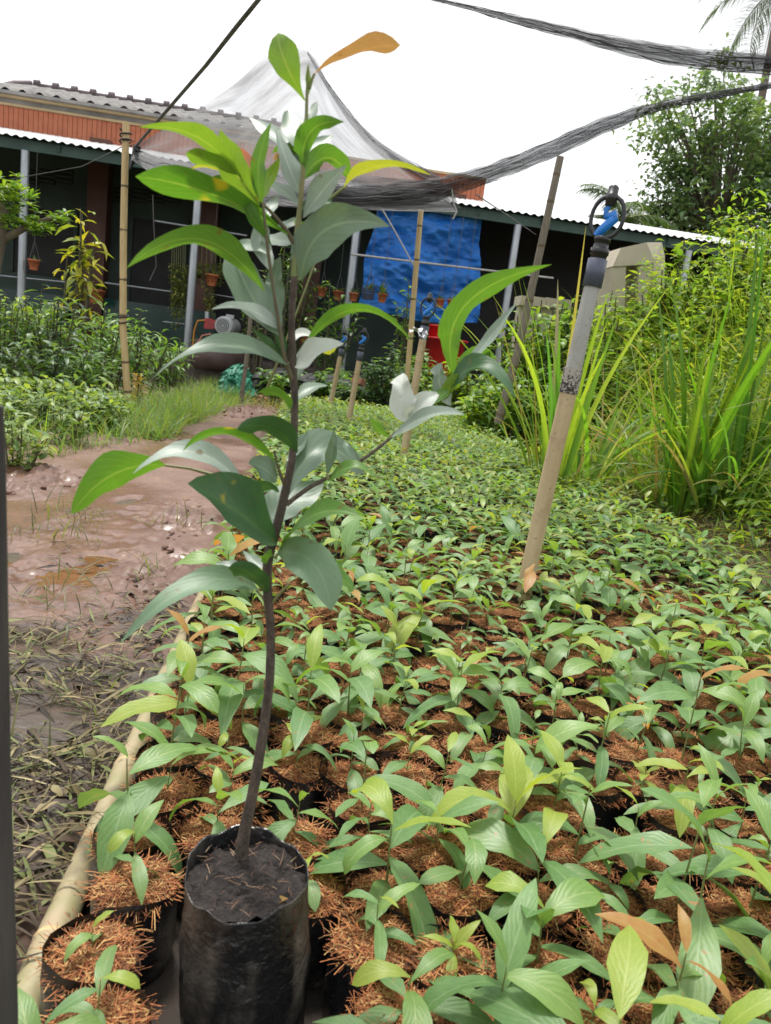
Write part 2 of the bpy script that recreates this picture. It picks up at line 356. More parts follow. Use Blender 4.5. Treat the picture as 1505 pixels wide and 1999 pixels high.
# ================================================================== ground, bank, path, beds
def ground_h(x, y):
    x = np.asarray(x, float); y = np.asarray(y, float)
    bank = sstep(1.85, 4.4, x - .03*y)*.95*sstep(-2, 1.5, y)*(1-.55*sstep(7, 12, y))
    left = sstep(1.3, 3.2, -x-.04*y)*.10
    h = bank+left+(fbm(x*1.3+5, y*1.3+9, 4, 3)-.5)*.07*sstep(0, 1, np.abs(x-.7)-1.0)
    return np.where((x > -.2) & (x < 1.95) & (y < 9.6), 0*h-.012, h)
xs = np.concatenate([[-400, -160, -70, -30, -16], np.linspace(-9, 12, 190), [18, 34, 75, 170, 400]])
ys = np.concatenate([[-400, -120, -40, -12, -4], np.linspace(-1, 16, 150), [22, 40, 80, 180, 420]])
GX, GY = np.meshgrid(xs, ys)
GZ = ground_h(GX, GY)-.02
def earth_mat():
    m, nt = newmat('earth'); co = objco(nt)
    n = noise(nt, 1.3, 6, co); n2 = noise(nt, 22, 5, co)
    col = mixc(nt, mrange(nt, n, .35, .65), (.13, .085, .055), (.085, .075, .035))
    col = mixc(nt, mrange(nt, n2, .3, .7), col, (.06, .045, .03))
    p = nd(nt, 'ShaderNodeBsdfPrincipled', {'Base Color': col, 'Roughness': .85})
    b = nd(nt, 'ShaderNodeBump', {'Height': n2, 'Strength': .8, 'Distance': .03}); nt.links.new(b.outputs[0], p.inputs['Normal'])
    outp(nt, p); return m
g = mk('ground', np.stack([GX, GY, GZ], -1), grid_faces(len(xs), len(ys)), earth_mat()); tag(g, 'brown garden earth under the plants', kind='structure')

# mud path with ruts; low places hold water
nx, ny = 250, 560
X0, X1, Y0_, Y1_ = -2.3, -.16, .35, 10.6
# finer rows close to the camera
tx = np.linspace(X0, X1, nx); ty = Y0_+(Y1_-Y0_)*np.linspace(0, 1, ny)**1.7
PXm, PYm = np.meshgrid(tx, ty)
big = fbm(PXm*1.5+3, PYm*1.1+7, 3, 21); med = fbm(PXm*6, PYm*5, 4, 31); fin = fbm(PXm*26, PYm*24, 4, 41, .6)
clod = np.clip(fbm(PXm*11, PYm*10, 3, 51)-.5, 0, 1)
rough_ = sstep(.44, .6, fbm(PXm*2.3+1, PYm*1.5+4, 3, 23))
H = .016+(big-.5)*.10+(med-.5)*.075*(.25+rough_)+(fin-.5)*.050*(.12+1.2*rough_)+clod*.10*rough_
def dip(px, py, rx, ry, depth, rot=0.):
    p = PZ(px, py, 0); dx = PXm-p.x; dy = PYm-p.y
    a = dx*math.cos(rot)+dy*math.sin(rot); b = -dx*math.sin(rot)+dy*math.cos(rot)
    q = np.exp(-((a/rx)**2+(b/ry)**2)); return q*depth
WL = -.010
PUD = [(160, 1122, .085, .12, .030, .2), (186, 1086, .05, .035, .026, 0), (258, 906, .10, .24, .045, -.5), (252, 975, .045, .10, .035, -.3), (14, 1085, .08, .12, .035, 0)]
smooth_zone = dip(200, 1040, .30, .8, 1., .15)+dip(60, 1010, .26, .6, 1., 0)+dip(330, 880, .22, .9, .9, -.2)+dip(230, 1300, .16, .4, 1., 0)+dip(90, 1200, .2, .25, 1.)
smooth_zone = np.clip(smooth_zone, 0, 1)
H = H*(1-.88*smooth_zone)+(-.002)*smooth_zone
for p in PUD: H = H-dip(*p)
edge = sstep(-.36, -.27, PXm); H = H*(1-edge)+.0*edge
H = H-.10*sstep(1.2, 2.0, -PXm-.035*PYm+.15*(big-.5)*4)*0-.0
wet = np.clip(np.maximum(1-sstep(-.006, .024, H), np.clip(smooth_zone*1.25, 0, 1)*sstep(.12, .4, fbm(PXm*7, PYm*5, 3, 29))), 0, 1)
darkz = np.clip(1-sstep(1.7, 2.4, PYm+.5*(med-.5)*3), 0, 1)
tint = np.stack([wet, darkz, np.clip(rough_*(1-.8*smooth_zone)*(.4+1.2*sstep(.42, .6, med)), 0, 1)], -1).reshape(-1, 3)
def mud_mat():
    m, nt = newmat('mud'); co = objco(nt)
    a = nd(nt, 'ShaderNodeAttribute', attribute_name='tint'); s = nd(nt, 'ShaderNodeSeparateColor', {0: a.outputs[0]})
    n = noise(nt, 5, 6, co); n2 = noise(nt, 45, 5, co, .65)
    col = mixc(nt, mrange(nt, n, .35, .65), (.225, .125, .082), (.16, .084, .055))
    col = mixc(nt, mrange(nt, n2, .4, .75), col, (.10, .055, .042))
    col = mixc(nt, math_(nt, 'MULTIPLY', s.outputs[1], .88), col, (.05, .037, .026))       # dark humus-rich mud next to the bed
    col = mixc(nt, math_(nt, 'MULTIPLY', s.outputs[2], .6), col, (.105, .052, .038))
    rg = math_(nt, 'SUBTRACT', mrange(nt, n2, .3, .7, .46, .66), math_(nt, 'MULTIPLY', s.outputs[0], .36))
    rg = math_(nt, 'ADD', rg, math_(nt, 'MULTIPLY', s.outputs[2], .22))
    p = nd(nt, 'ShaderNodeBsdfPrincipled', {'Base Color': col, 'Roughness': rg, 'Specular IOR Level': .6})
    b = nd(nt, 'ShaderNodeBump', {'Height': n2, 'Strength': mrange(nt, s.outputs[0], 0., 1., .6, .07), 'Distance': .012}); nt.links.new(b.outputs[0], p.inputs['Normal'])
    outp(nt, p); return m
path = mk('path', np.stack([PXm, PYm, H], -1), grid_faces(nx, ny), mud_mat(), tint=tint); tag(path, 'wet reddish mud path with ruts beside the seedling bed', kind='structure')
def water_mat():
    m, nt = newmat('muddy_water'); co = objco(nt)
    p = nd(nt, 'ShaderNodeBsdfPrincipled', {'Base Color': (.17, .085, .035, 1), 'Roughness': .03, 'Specular IOR Level': .5})
    b = nd(nt, 'ShaderNodeBump', {'Height': noise(nt, 14, 2, co), 'Strength': .04, 'Distance': .01}); nt.links.new(b.outputs[0], p.inputs['Normal'])
    outp(nt, p); return m
M_WATER = water_mat()
for i, (px, py, rx, ry, dd, rot) in enumerate(PUD):
    p = PZ(px, py, 0); q = [p+Vector((math.cos(a)*rx*1.7*math.cos(rot)-math.sin(a)*ry*1.7*math.sin(rot), math.cos(a)*rx*1.7*math.sin(rot)+math.sin(a)*ry*1.7*math.cos(rot), WL-.0015*i)) for a in np.linspace(0, 6.283, 25)[:-1]]
    mb = MB(); mb.add(q+[(p.x, p.y, WL-.0015*i)], [(k, (k+1) % 24, 24) for k in range(24)])
    o = mb.build('puddle', M_WATER)
    tag(o, ['brown puddle in the middle of the mud path', 'small brown puddle just beyond the middle puddle', 'long narrow puddle reflecting green at the far grass edge', 'narrow brown puddle under the hanging leaf tip', 'brown puddle cut by the frame edge beside the dark post'][i], 'puddle', kind='structure')

# crumbs of trodden earth
def clods():
    n = 1300; x = -2.1+rng.random(n)*1.75; y = .9+rng.random(n)**1.3*8; ix = np.clip(np.searchsorted(tx, x), 0, nx-1); iy = np.clip(np.searchsorted(ty, y), 0, ny-1)
    ok = (rough_[iy, ix] > .35) & (smooth_zone[iy, ix] < .55); x, y, ix, iy = x[ok], y[ok], ix[ok], iy[ok]; n = len(x); z = H[iy, ix]
    o8 = np.array([(1, 0, 0), (0, 1, 0), (-1, 0, 0), (0, -1, 0), (0, 0, 1), (.7, .7, .5), (-.7, .7, .5), (-.7, -.7, .5), (.7, -.7, .5)])
    f8 = np.array([(0, 1, 5, 5), (1, 2, 6, 6), (2, 3, 7, 7), (3, 0, 8, 8), (4, 5, 6, 6), (4, 6, 7, 7), (4, 7, 8, 8), (4, 8, 5, 5), (0, 5, 8, 8), (1, 6, 5, 5), (2, 7, 6, 6), (3, 8, 7, 7)])[:, :3]
    r = .006+.016*rng.random((n, 1, 1))**2.5; V = o8[None]*r*(.6+.8*rng.random((n, 9, 3)))+np.stack([x, y, z], 1)[:, None]
    F = (f8[None]+(np.arange(n)*9)[:, None, None]).reshape(-1, 3)
    o = mk('mud', V.reshape(-1, 3), F, mat_simple('mud_crumb', (.17, .09, .06), (.11, .06, .045), 25, .6, .4), smooth=True); tag(o, 'crumbs and clods of trodden reddish mud on the path', 'mud', kind='stuff')
clods()

# ================================================================== seedling bed
BX0, BX1, BY0, BY1 = -.232, 1.93, .40, 9.55
bed = mk('seedbed', [(BX0-.02, BY0-.2, .004), (BX1+.05, BY0-.2, .004), (BX1+.05, BY1, .004), (BX0-.02, BY1, .004)], [(0, 1, 2, 3)], mat_simple('bed_dark_soil', (.022, .018, .014), (.04, .028, .02), 14, .85, .5))
tag(bed, 'dark damp soil of the nursery bed between the bags', kind='structure')
SP = .1105
def coir(nst, r=.05, base_n=14, seed=0):
    g_ = np.random.default_rng(seed)
    # dome
    V = [(0, 0, .013)]; F = []
    rings = [.5, .82, .97]
    for k, q in enumerate(rings):
        for i in range(base_n):
            a = 6.283*i/base_n; V.append((r*q*math.cos(a), r*q*math.sin(a), .013*(1-q**2.2)+.006*(g_.random()-.5)-(.004 if k == 2 else 0)))
    for i in range(base_n): F.append((0, 1+i, 1+(i+1) % base_n, 0))
    for k in range(2):
        for i in range(base_n):
            a = 1+k*base_n+i; b = 1+k*base_n+(i+1) % base_n; F.append((a, a+base_n, b+base_n, b))
    F2 = np.array([f if f[3] != f[0] else (f[0], f[1], f[2], f[2]) for f in F])
    V = np.array(V)
    tri = F2[F2[:, 2] == F2[:, 3]]; quad = F2[F2[:, 2] != F2[:, 3]]
    # turn fan triangles into quads by pairs
    fan = np.array([(0, 1+i, 1+(i+1) % base_n, 1+(i+2) % base_n) for i in range(0, base_n, 2)])
    F2 = np.concatenate([fan, quad])
    parts = [(V, F2, None, np.tile([[.115, .046, .022]], (len(V), 1)))]
    N = nst; a = g_.random(N)*6.283; q = np.sqrt(g_.random(N))*r*.92
    P = np.stack([q*np.cos(a), q*np.sin(a), .013*(1-(q/r)**2.2)+.001+.004*g_.random(N)], 1)
    kind = g_.random(N)
    L = np.where(kind < .78, .010+.024*g_.random(N), .006+.003*g_.random(N)); Wd = np.where(kind < .78, .0006+.0007*g_.random(N), .0021)
    v, f, u, nv = leaves(P, g_.random(N)*6.283, (g_.random(N)-.45)*.34, (g_.random(N)-.42)*1.3, L, Wd, S=3, prof='strip', cols=2, fold=0)
    cols = np.array([(.35, .125, .045), (.25, .082, .031), (.42, .18, .064), (.47, .29, .12), (.13, .047, .022)])
    t = cols[g_.choice(5, N, p=[.32, .25, .19, .08, .16])]*(.65+.6*g_.random((N, 1)))
    t[kind >= .78] = np.array([.42, .25, .095])*(.7+.5*g_.random(((kind >= .78).sum(), 1)))
    parts.append((v, f, u, tintrep(t, nv)))
    return parts
def mesh_of(name, parts, mat):
    o = cat_mesh(name, parts, mat); me = o.data; bpy.data.objects.remove(o); return me
COIR = [mesh_of('coir_fill', coir(1050, .0575, 14, 100+k), M_TINT) for k in range(5)]
def bagmesh(k, r=.0555, h=.116):
    r_ = random.Random(k); mb = MB(); n = 18; V = []; F = []
    prof = [(.96, 0), (1.03, .25), (1.0, .55), (1.02, .8), (1.0, 1.0)]
    ph = r_.random()*6
    for i, (q, z) in enumerate(prof):
        for j in range(n):
            a = 6.283*j/n; rr = r*q*(1+.03*math.sin(3*a+ph+z*3)+.03*(r_.random()-.5)); zz = h*z
            if i == 4: zz += .004*math.sin(2*a+ph)+.009*max(0, math.sin(a*1+ph*2))+.004*r_.random()-.004
            V.append((rr*math.cos(a), rr*math.sin(a), zz))
    for i in range(4):
        for j in range(n): F.append((i*n+j, i*n+(j+1) % n, (i+1)*n+(j+1) % n, (i+1)*n+j))
    mb.add(V, F); return mb.mesh('bag', M_BAG)
BAGS = [bagmesh(k) for k in range(5)]
# unit leaf meshes (length 1), lying along +X, several bends x materials
LV = {}
SHAPES = [(.55, 1.1, .31, 'lance'), (.35, 1.3, .28, 'lance'), (.2, 1.1, .33, 'ell'), (.75, 1.8, .30, 'obov'), (.0, 1.1, .28, 'lance'), (.95, .9, .30, 'lance'), (-.2, .9, .31, 'ell'), (.5, 1.7, .27, 'lance'), (.15, .6, .30, 'obov')]
def leaf_me(si, mi):
    key = (si, mi, rnd.randrange(3))
    if key not in LV:
        e, d, wd, pr = SHAPES[si]; e += rnd.uniform(-.15, .15); d *= rnd.uniform(.7, 1.3); wd *= rnd.uniform(.88, 1.15)
        v, f, u, nv = leaves([(0, 0, 0)], 0, e, d, 1., wd, roll=rnd.uniform(-.3, .3), S=8, prof=pr, fold=.2, wave=.16)
        o = mk('leaf', v, f, SL[mi], uv=u); LV[key] = o.data; bpy.data.objects.remove(o)
    return LV[key]
STEMS = []
for k in range(4):
    mb = MB(); b1 = rnd.uniform(-.1, .1); b2 = rnd.uniform(-.1, .1)
    mb.tube([(0, 0, -.05), (b1*.4, b2*.4, .35), (b1, b2, .7), (b1*1.2, b2*1.2, 1.)], [.020, .017, .014, .008], 5); STEMS.append((mb.mesh('stem', M_STEM), b1, b2))

def in_view(p, mrg=60):
    d = Vector(p)-CP; z = d.dot(Fw)
    if z <= .1: return False
    x = 752.5+FPX*d.dot(Rt)/z; y = 999.5-FPX*d.dot(Up)/z
    return -mrg < x < 1505+mrg and -mrg < y < 1999+mrg
def to_px(p):
    d = Vector(p)-CP; z = d.dot(Fw); return 752.5+FPX*d.dot(Rt)/z, 999.5-FPX*d.dot(Up)/z
BAGC = Vector((-.013, .812, 0)); BAGR = .074
pots = []
row = 0; y = BY0
while y < BY1:
    x = BX0+.052+(row % 2)*SP*.2; colk = 0
    while x < BX1:
        px, py = x+rnd.uniform(-.012, .012), y+rnd.uniform(-.012, .012)
        if (Vector((px, py, 0))-BAGC).length > BAGR+.050 and rnd.random() > .035 and not (abs(px-BAGC.x-.005) < .105 and py < BAGC.y) and not (abs(px-.80) < .05 and abs(py-2.38) < .05):
            colk += 1; pots.append((px, py, row, colk))
        x += SP
    y += SP*.96; row += 1
vis = [p for p in pots if in_view((p[0], p[1], .2), 90)]
row0 = min(p[2] for p in vis)
vis.sort(key=lambda p: math.hypot(p[0], p[1]))
NEAR = vis[:300]; nset = set(NEAR); FAR = [p for p in pots if p not in nset]
def seedling_plan(big):
    n = rnd.randint(4, 8); h = rnd.uniform(.055, .13)*big
    palette = rnd.random()
    out = []; az0 = rnd.random()*6.283
    for i in range(n):
        t = i/(n-1); z = h*(.22+.78*t)
        L = (.115-.045*t**2)*rnd.uniform(.7, 1.25)*big
        if t < .2: L *= .8
        if t > .82: mi = 2 if palette > .55 else 1; si = rnd.choice([5, 3, 0])
        elif t > .55: mi = 1 if rnd.random() < .6 else 0; si = rnd.choice([0, 3, 1, 5, 7])
        else: mi = 0 if rnd.random() < .62 else 4; si = rnd.choice([1, 2, 4, 6, 0, 7, 8])
        if palette > .93 and t > .7: mi = 3
        if palette < .08 and t > .4: mi = 2
        out.append((z, az0+i*2.4+rnd.uniform(-.35, .35), L, si, mi))
    return h, out, palette
def ordn(n): return '%d%s' % (n, 'th' if 10 < n % 100 < 14 else {1: 'st', 2: 'nd', 3: 'rd'}.get(n % 10, 'th'))
for k, (px, py, rw, ck) in enumerate(NEAR):
    nb = (Vector((px, py, 0))-BAGC).length
    h, plan, pal = seedling_plan(.62 if nb < .19 else 1.25 if ck == 1 and py > .95 else rnd.choice([.55, .7, .85, .95, 1.0, 1.1, 1.25, 1.45]))
    zt = .111+rnd.uniform(-.012, .006)
    look = 'bronze tipped' if pal > .93 else 'pale yellow green' if pal < .08 else 'yellow tipped green' if pal > .55 else 'mid green'
    t = thing('potted_seedling', '%s seedling, %s from the bamboo edge pole in the %s row from front' % (look, ordn(ck), ordn(rw-row0+1)), 'seedling', (px, py, .006), 'seedlings standing in the nursery bed', rnd.random()*6.28)
    ob('bag', BAGS[k % 5], t)
    cf = ob('coir_fill', COIR[rnd.randrange(5)], t); cf.location = (0, 0, zt-.006); cf['kind'] = 'stuff'; cf.rotation_euler = (rnd.uniform(-.08, .08), rnd.uniform(-.08, .08), rnd.random()*6.28)
    sm, b1, b2 = STEMS[k % 4]
    st = ob('stem', sm, t); st.location = (0, 0, zt); st.scale = (h*.85, h*.85, h) if h < .12 else (.1, .1, h)
    sx = st.scale[0]
    for (z, az, L, si, mi) in plan:
        q = z/h; lf = ob('leaf', leaf_me(si, mi), t)
        lf.location = (b1*q*sx, b2*q*sx, zt+z); lf.rotation_euler = (rnd.uniform(-.2, .2), rnd.uniform(-.25, .25), az); lf.scale = (L, L*rnd.uniform(.85, 1.2), L)
# the rest of the bed as one mass
def far_bed():
    parts = []; P = []; AZ = []; EL = []; DR = []; L = []; T = []; SH = []
    cm = coir(34, .056, 8, 5)
    vb = np.concatenate([c[0] for c in cm]); off = 0; fb = []
    for c in cm: fb.append(c[1]+off); off += len(c[0])
    fb = np.concatenate(fb); tb = np.concatenate([c[3] for c in cm])
    n = len(FAR); ang = rng.random(n)*6.283; ca, sa = np.cos(ang), np.sin(ang)
    PP = np.array([(p[0], p[1], .118) for p in FAR])
    VV = np.stack([vb[None, :, 0]*ca[:, None]-vb[None, :, 1]*sa[:, None], vb[None, :, 0]*sa[:, None]+vb[None, :, 1]*ca[:, None], np.broadcast_to(vb[None, :, 2], (n, len(vb)))], -1)+PP[:, None]
    FF = (fb[None]+(np.arange(n)*len(vb))[:, None, None]).reshape(-1, 4)
    parts.append((VV.reshape(-1, 3), FF, None, np.tile(tb, (n, 1)), 1))
    # bag sides
    m = 8; a = np.arange(m)*6.283/m
    ring = np.stack([.053*np.cos(a), .053*np.sin(a), 0*a], 1); vbag = np.concatenate([ring, ring+[0, 0, .12]])
    fbag = np.array([(i, (i+1) % m, m+(i+1) % m, m+i) for i in range(m)])
    VB = (vbag[None]+np.array([(p[0], p[1], .006) for p in FAR])[:, None]).reshape(-1, 3)
    FB = (fbag[None]+(np.arange(n)*2*m)[:, None, None]).reshape(-1, 4)
    parts.append((VB, FB, None, np.full((len(VB), 3), .012), 1))
    for (x, y, _r, _c) in FAR:
        k = rnd.randint(8, 11); h = rnd.uniform(.08, .15); pal = rnd.random(); az0 = rnd.random()*6.28
        for i in range(k):
            t = i/(k-1); P.append((x+rnd.uniform(-.01, .01), y+rnd.uniform(-.01, .01), .12+h*(.2+.8*t))); AZ.append(az0+i*2.4); EL.append(rnd.uniform(-.1, .7)+.4*t); DR.append(rnd.uniform(.5, 1.4))
            L.append((.10-.04*t)*rnd.uniform(.8, 1.25))
            c = (.30, .39, .085) if (t > .8 and pal > .3) or pal < .1 else (.21, .34, .075) if t > .5 else (.135, .25, .085)
            T.append([q*rnd.uniform(.8, 1.2) for q in c])
    v, f, u, nv = leaves(P, AZ, EL, DR, L, np.array(L)*.34, roll=(rng.random(len(P))-.5)*.6, S=3, fold=.2)
    parts.append((v, f, u, tintrep(T, nv), 0))
    o = cat_mesh('seedling_rows', parts, None, mats=[M_FOL, M_TINT])
    tag(o, 'far rows of leafy seedlings filling the rest of the nursery bed', 'seedlings', kind='stuff')
far_bed()

# ================================================================== the large potted sapling
YS = .85
sap = thing('potted_sapling', 'tall young tree with large glossy leaves in a black polybag, in front of everything', 'sapling', (BAGC.x, BAGC.y, .004))
bpy.context.view_layer.update()
def child(o, parent):       # keep world coordinates of o
    o.parent = parent; o.matrix_parent_inverse = Matrix.Translation(parent.location).inverted(); return o
def big_bag():
    n = 90; V = []; F = []
    zs = list(np.linspace(0, .205, 22)); pr = np.interp(zs, [0, .015, .06, .12, .17, .205], [.86, 1.0, 1.06, 1.06, 1.03, .99])
    prof = [(q, z, 0) for q, z in zip(pr, zs)]+[(.98, .216, 1), (.985, .226, 1), (.975, .229, 1), (.96, .226, 1), (.955, .20, 1)]
    A_ = np.linspace(0, 6.283, n, endpoint=False)
    for i, (q, z, top) in enumerate(prof):
        cz = fbm(np.cos(A_)*2.6+9, np.sin(A_)*2.6+z*16+9, 5, 77)-.5; cr = np.abs(fbm(np.cos(A_)*3.4+3, np.sin(A_)*3.4+z*30+3, 4, 78)-.5)
        for j in range(n):
            a = A_[j]; wr = .11*cz[j]-.13*cr[j]+.012*math.sin(2*a+1+z*14)
            if top: wr *= .45
            rr = .0745*q*(1+wr); zz = z
            if z > .19: zz += (.003*math.sin(2*a+2.6)+.003*math.sin(5*a)+.002*math.sin(11*a)+.011*max(0, math.sin(a-.2))-.006*max(0, -math.sin(a+.4)))*min(1, (z-.19)/.03)
            V.append((BAGC.x+.004+.014*(1-z/.22)+rr*math.cos(a), BAGC.y+rr*math.sin(a), zz+.004))
    for i in range(len(prof)-1):
        for j in range(n): F.append((i*n+j, i*n+(j+1) % n, (i+1)*n+(j+1) % n, (i+1)*n+j))
    return child(mk('polybag', V, F, M_BAG), sap)
bagO = big_bag()
# soil in the bag
nr, na = 22, 60; V = []; 
for i in range(nr+1):
    for j in range(na):
        a = 6.283*j/na; rr = .0722*i/nr
        x = rr*math.cos(a); y = rr*math.sin(a)
        V.append((x, y))
V = np.array(V); z = .219+.026*(fbm(V[:, 0]*30+4, V[:, 1]*30+4, 3, 61)-.5)+.014*(fbm(V[:, 0]*130, V[:, 1]*130, 3, 62)-.5)+.008*np.exp(-((V[:, 0])**2+(V[:, 1]-.03)**2)/.0006)
V3 = np.column_stack([V[:, 0]+BAGC.x+.004, V[:, 1]+BAGC.y, z])
F = [(i*na+j, (i+1)*na+j, (i+1)*na+(j+1) % na, i*na+(j+1) % na) for i in range(nr) for j in range(na)]
soil = child(mk('soil', V3, F, M_SOIL), sap)
N = 150; a = rng.random(N)*6.283; q = np.sqrt(rng.random(N))*.068
v, f, u, nv = leaves(np.stack([BAGC.x+q*np.cos(a), BAGC.y+q*np.sin(a), .224+.005*rng.random(N)], 1), rng.random(N)*6.28, (rng.random(N)-.3)*.8, (rng.random(N)-.3)*2, .005+.014*rng.random(N), .0005+.0004*rng.random(N), S=2, prof='strip', cols=2, fold=0)
fb = mk('soil_fibre', v, f, M_TINT, tint=tintrep(rtint(N, [(.20, .12, .07), (.10, .05, .035), (.32, .23, .14), (.05, .035, .03)], [.2, .35, .08, .37]), nv)); child(fb, sap); fb['kind'] = 'stuff'
for (px, py) in [(533, 1662), (530, 1695), (535, 1712)]:
    b = PZ(px, py, .215); v, f, u, nv = leaves([b]*4, np.arange(4)*1.57+px, .5, .6, .011, .007, S=3)
    child(mk('weed_sprout', v, f, BL['green'], uv=u), sap)
dl = PZ(515, 1768, .212); v, f, u, nv = leaves([dl], -.1, .3, -.3, .03, .017, S=5, fold=.5); child(mk('dry_leaf', v, f, SL[3], uv=u), sap)

def pathtube(name, pts, mat, n=10, parent=sap):
    P = [PY(x, y, Yd) for x, y, w_, Yd in pts]; rr = [w_*.385*pxm(p) for (x, y, w_, Yd), p in zip(pts, P)]
    # smooth: catmull-rom
    Q = []; RR = []
    for i in range(len(P)-1):
        p0, p1, p2, p3 = P[max(i-1, 0)], P[i], P[i+1], P[min(i+2, len(P)-1)]
        for k in range(5):
            t = k/5; Q.append(.5*((2*p1)+(p2-p0)*t+(2*p0-5*p1+4*p2-p3)*t*t+(3*p1-p0-3*p2+p3)*t**3)); RR.append(rr[i]*(1-t)+rr[i+1]*t)
    Q.append(P[-1]); RR.append(rr[-1])
    mb = MB(); mb.tube(Q, RR, n, jit=.06); return child(mb.build(name, mat), parent)
trunk = pathtube('trunk', [(471, 1672, 34, .85), (478, 1620, 31, .85), (493, 1550, 28, .85), (512, 1440, 25, .85), (526, 1330, 23, .85), (528, 1230, 22, .85), (522, 1150, 24, .85), (524, 1090, 25, .85), (540, 1030, 24, .85),
    (557, 960, 22, .85), (572, 880, 19, .85), (575, 780, 19, .85), (571, 690, 19, .85), (569, 620, 18, .85), (574, 540, 18, .85)], M_BARK)
top = pathtube('leader', [(573, 552, 17, .85), (579, 470, 16, .85), (586, 400, 13, .85), (592, 330, 12, .85), (597, 260, 10, .85), (599, 190, 8, .85), (601, 130, 5, .85)], M_STEM)
b1_ = pathtube('branch', [(577, 482, 14, .85), (560, 452, 12, .845), (530, 415, 9, .835), (500, 385, 7, .83), (470, 345, 5, .825)], M_TWIG)
b2_ = pathtube('branch', [(572, 745, 14, .85), (556, 700, 10, .84), (546, 640, 10, .835), (533, 560, 9, .83), (522, 480, 9, .825), (513, 395, 7, .825)], M_TWIG)
b3_ = pathtube('branch', [(559, 985, 14, .85), (610, 948, 11, .86), (700, 902, 9, .88), (765, 852, 8, .9), (835, 785, 8, .91), (885, 740, 6, .92)], M_BARK)
b4_ = pathtube('branch', [(556, 950, 9, .85), (545, 920, 6, .84), (535, 880, 5, .835)], M_TWIG)

def big_leaf(B, M_, T, wpx, mat, tilt, Yd=.85, dM=0., dT=0., tw=0., fold=.2, prof='lance', S=14, cols=7, name='leaf', pet=True, wave=.09):
    b = PY(*B, Yd); m = PY(*M_, Yd+dM); t = PY(*T, Yd+dT); ctrl = m*2-(b+t)*.5
    pr = PROF[prof]; V = []; U = []
    for i in range(S+1):
        s = i/S; p = b*(1-s)**2+ctrl*2*s*(1-s)+t*s*s
        tg = ((ctrl-b)*(1-s)+(t-ctrl)*s).normalized()
        c = (CP-p).normalized(); c = (c-tg*c.dot(tg)).normalized(); qv = tg.cross(c)
        if qv.z < 0: qv = -qv
        an = R(tilt+tw*(s-.5)); nrm = (c*math.cos(an)+qv*math.sin(an)).normalized(); side = nrm.cross(tg)
        W = wpx*pxm(p)/max(abs(math.cos(R(tilt))), .42)
        wv = float(pr(np.array([s]))[0])
        if s == 0: wv = max(wv, .05)
        for j in range(cols):
            q = 1-2*j/(cols-1)
            V.append(p+side*(q*W/2*wv*(1+.10*math.sin(s*6.5+T[0]*.7+(2. if q > 0 else 0))+.05*math.sin(s*18+T[1]+(1. if q > 0 else 0))))+nrm*(abs(q)**1.5*fold*W/2*wv+wave*W*wv*abs(q)*math.sin(s*9+B[0]*.3+q)))
            U.append(((1-q)/2, s))
    F = [(i*cols+j+1, (i+1)*cols+j+1, (i+1)*cols+j, i*cols+j) for i in range(S) for j in range(cols-1)]
    o = child(mk(name, V, F, BL[mat], uv=U), sap); return o
def petiole(A, B_, w_=5, Y1=.85, Y2=.85):
    mb = MB(); a = PY(*A, Y1); b = PY(*B_, Y2); mb.tube([a, (a+b)/2+Vector((0, 0, .002)), b], [w_*pxm(a)*.6, w_*pxm(a)*.45, w_*pxm(a)*.4], 6); child(mb.build('petiole', M_STEM), sap)
G = 128   # underside towards us, light coming through from above
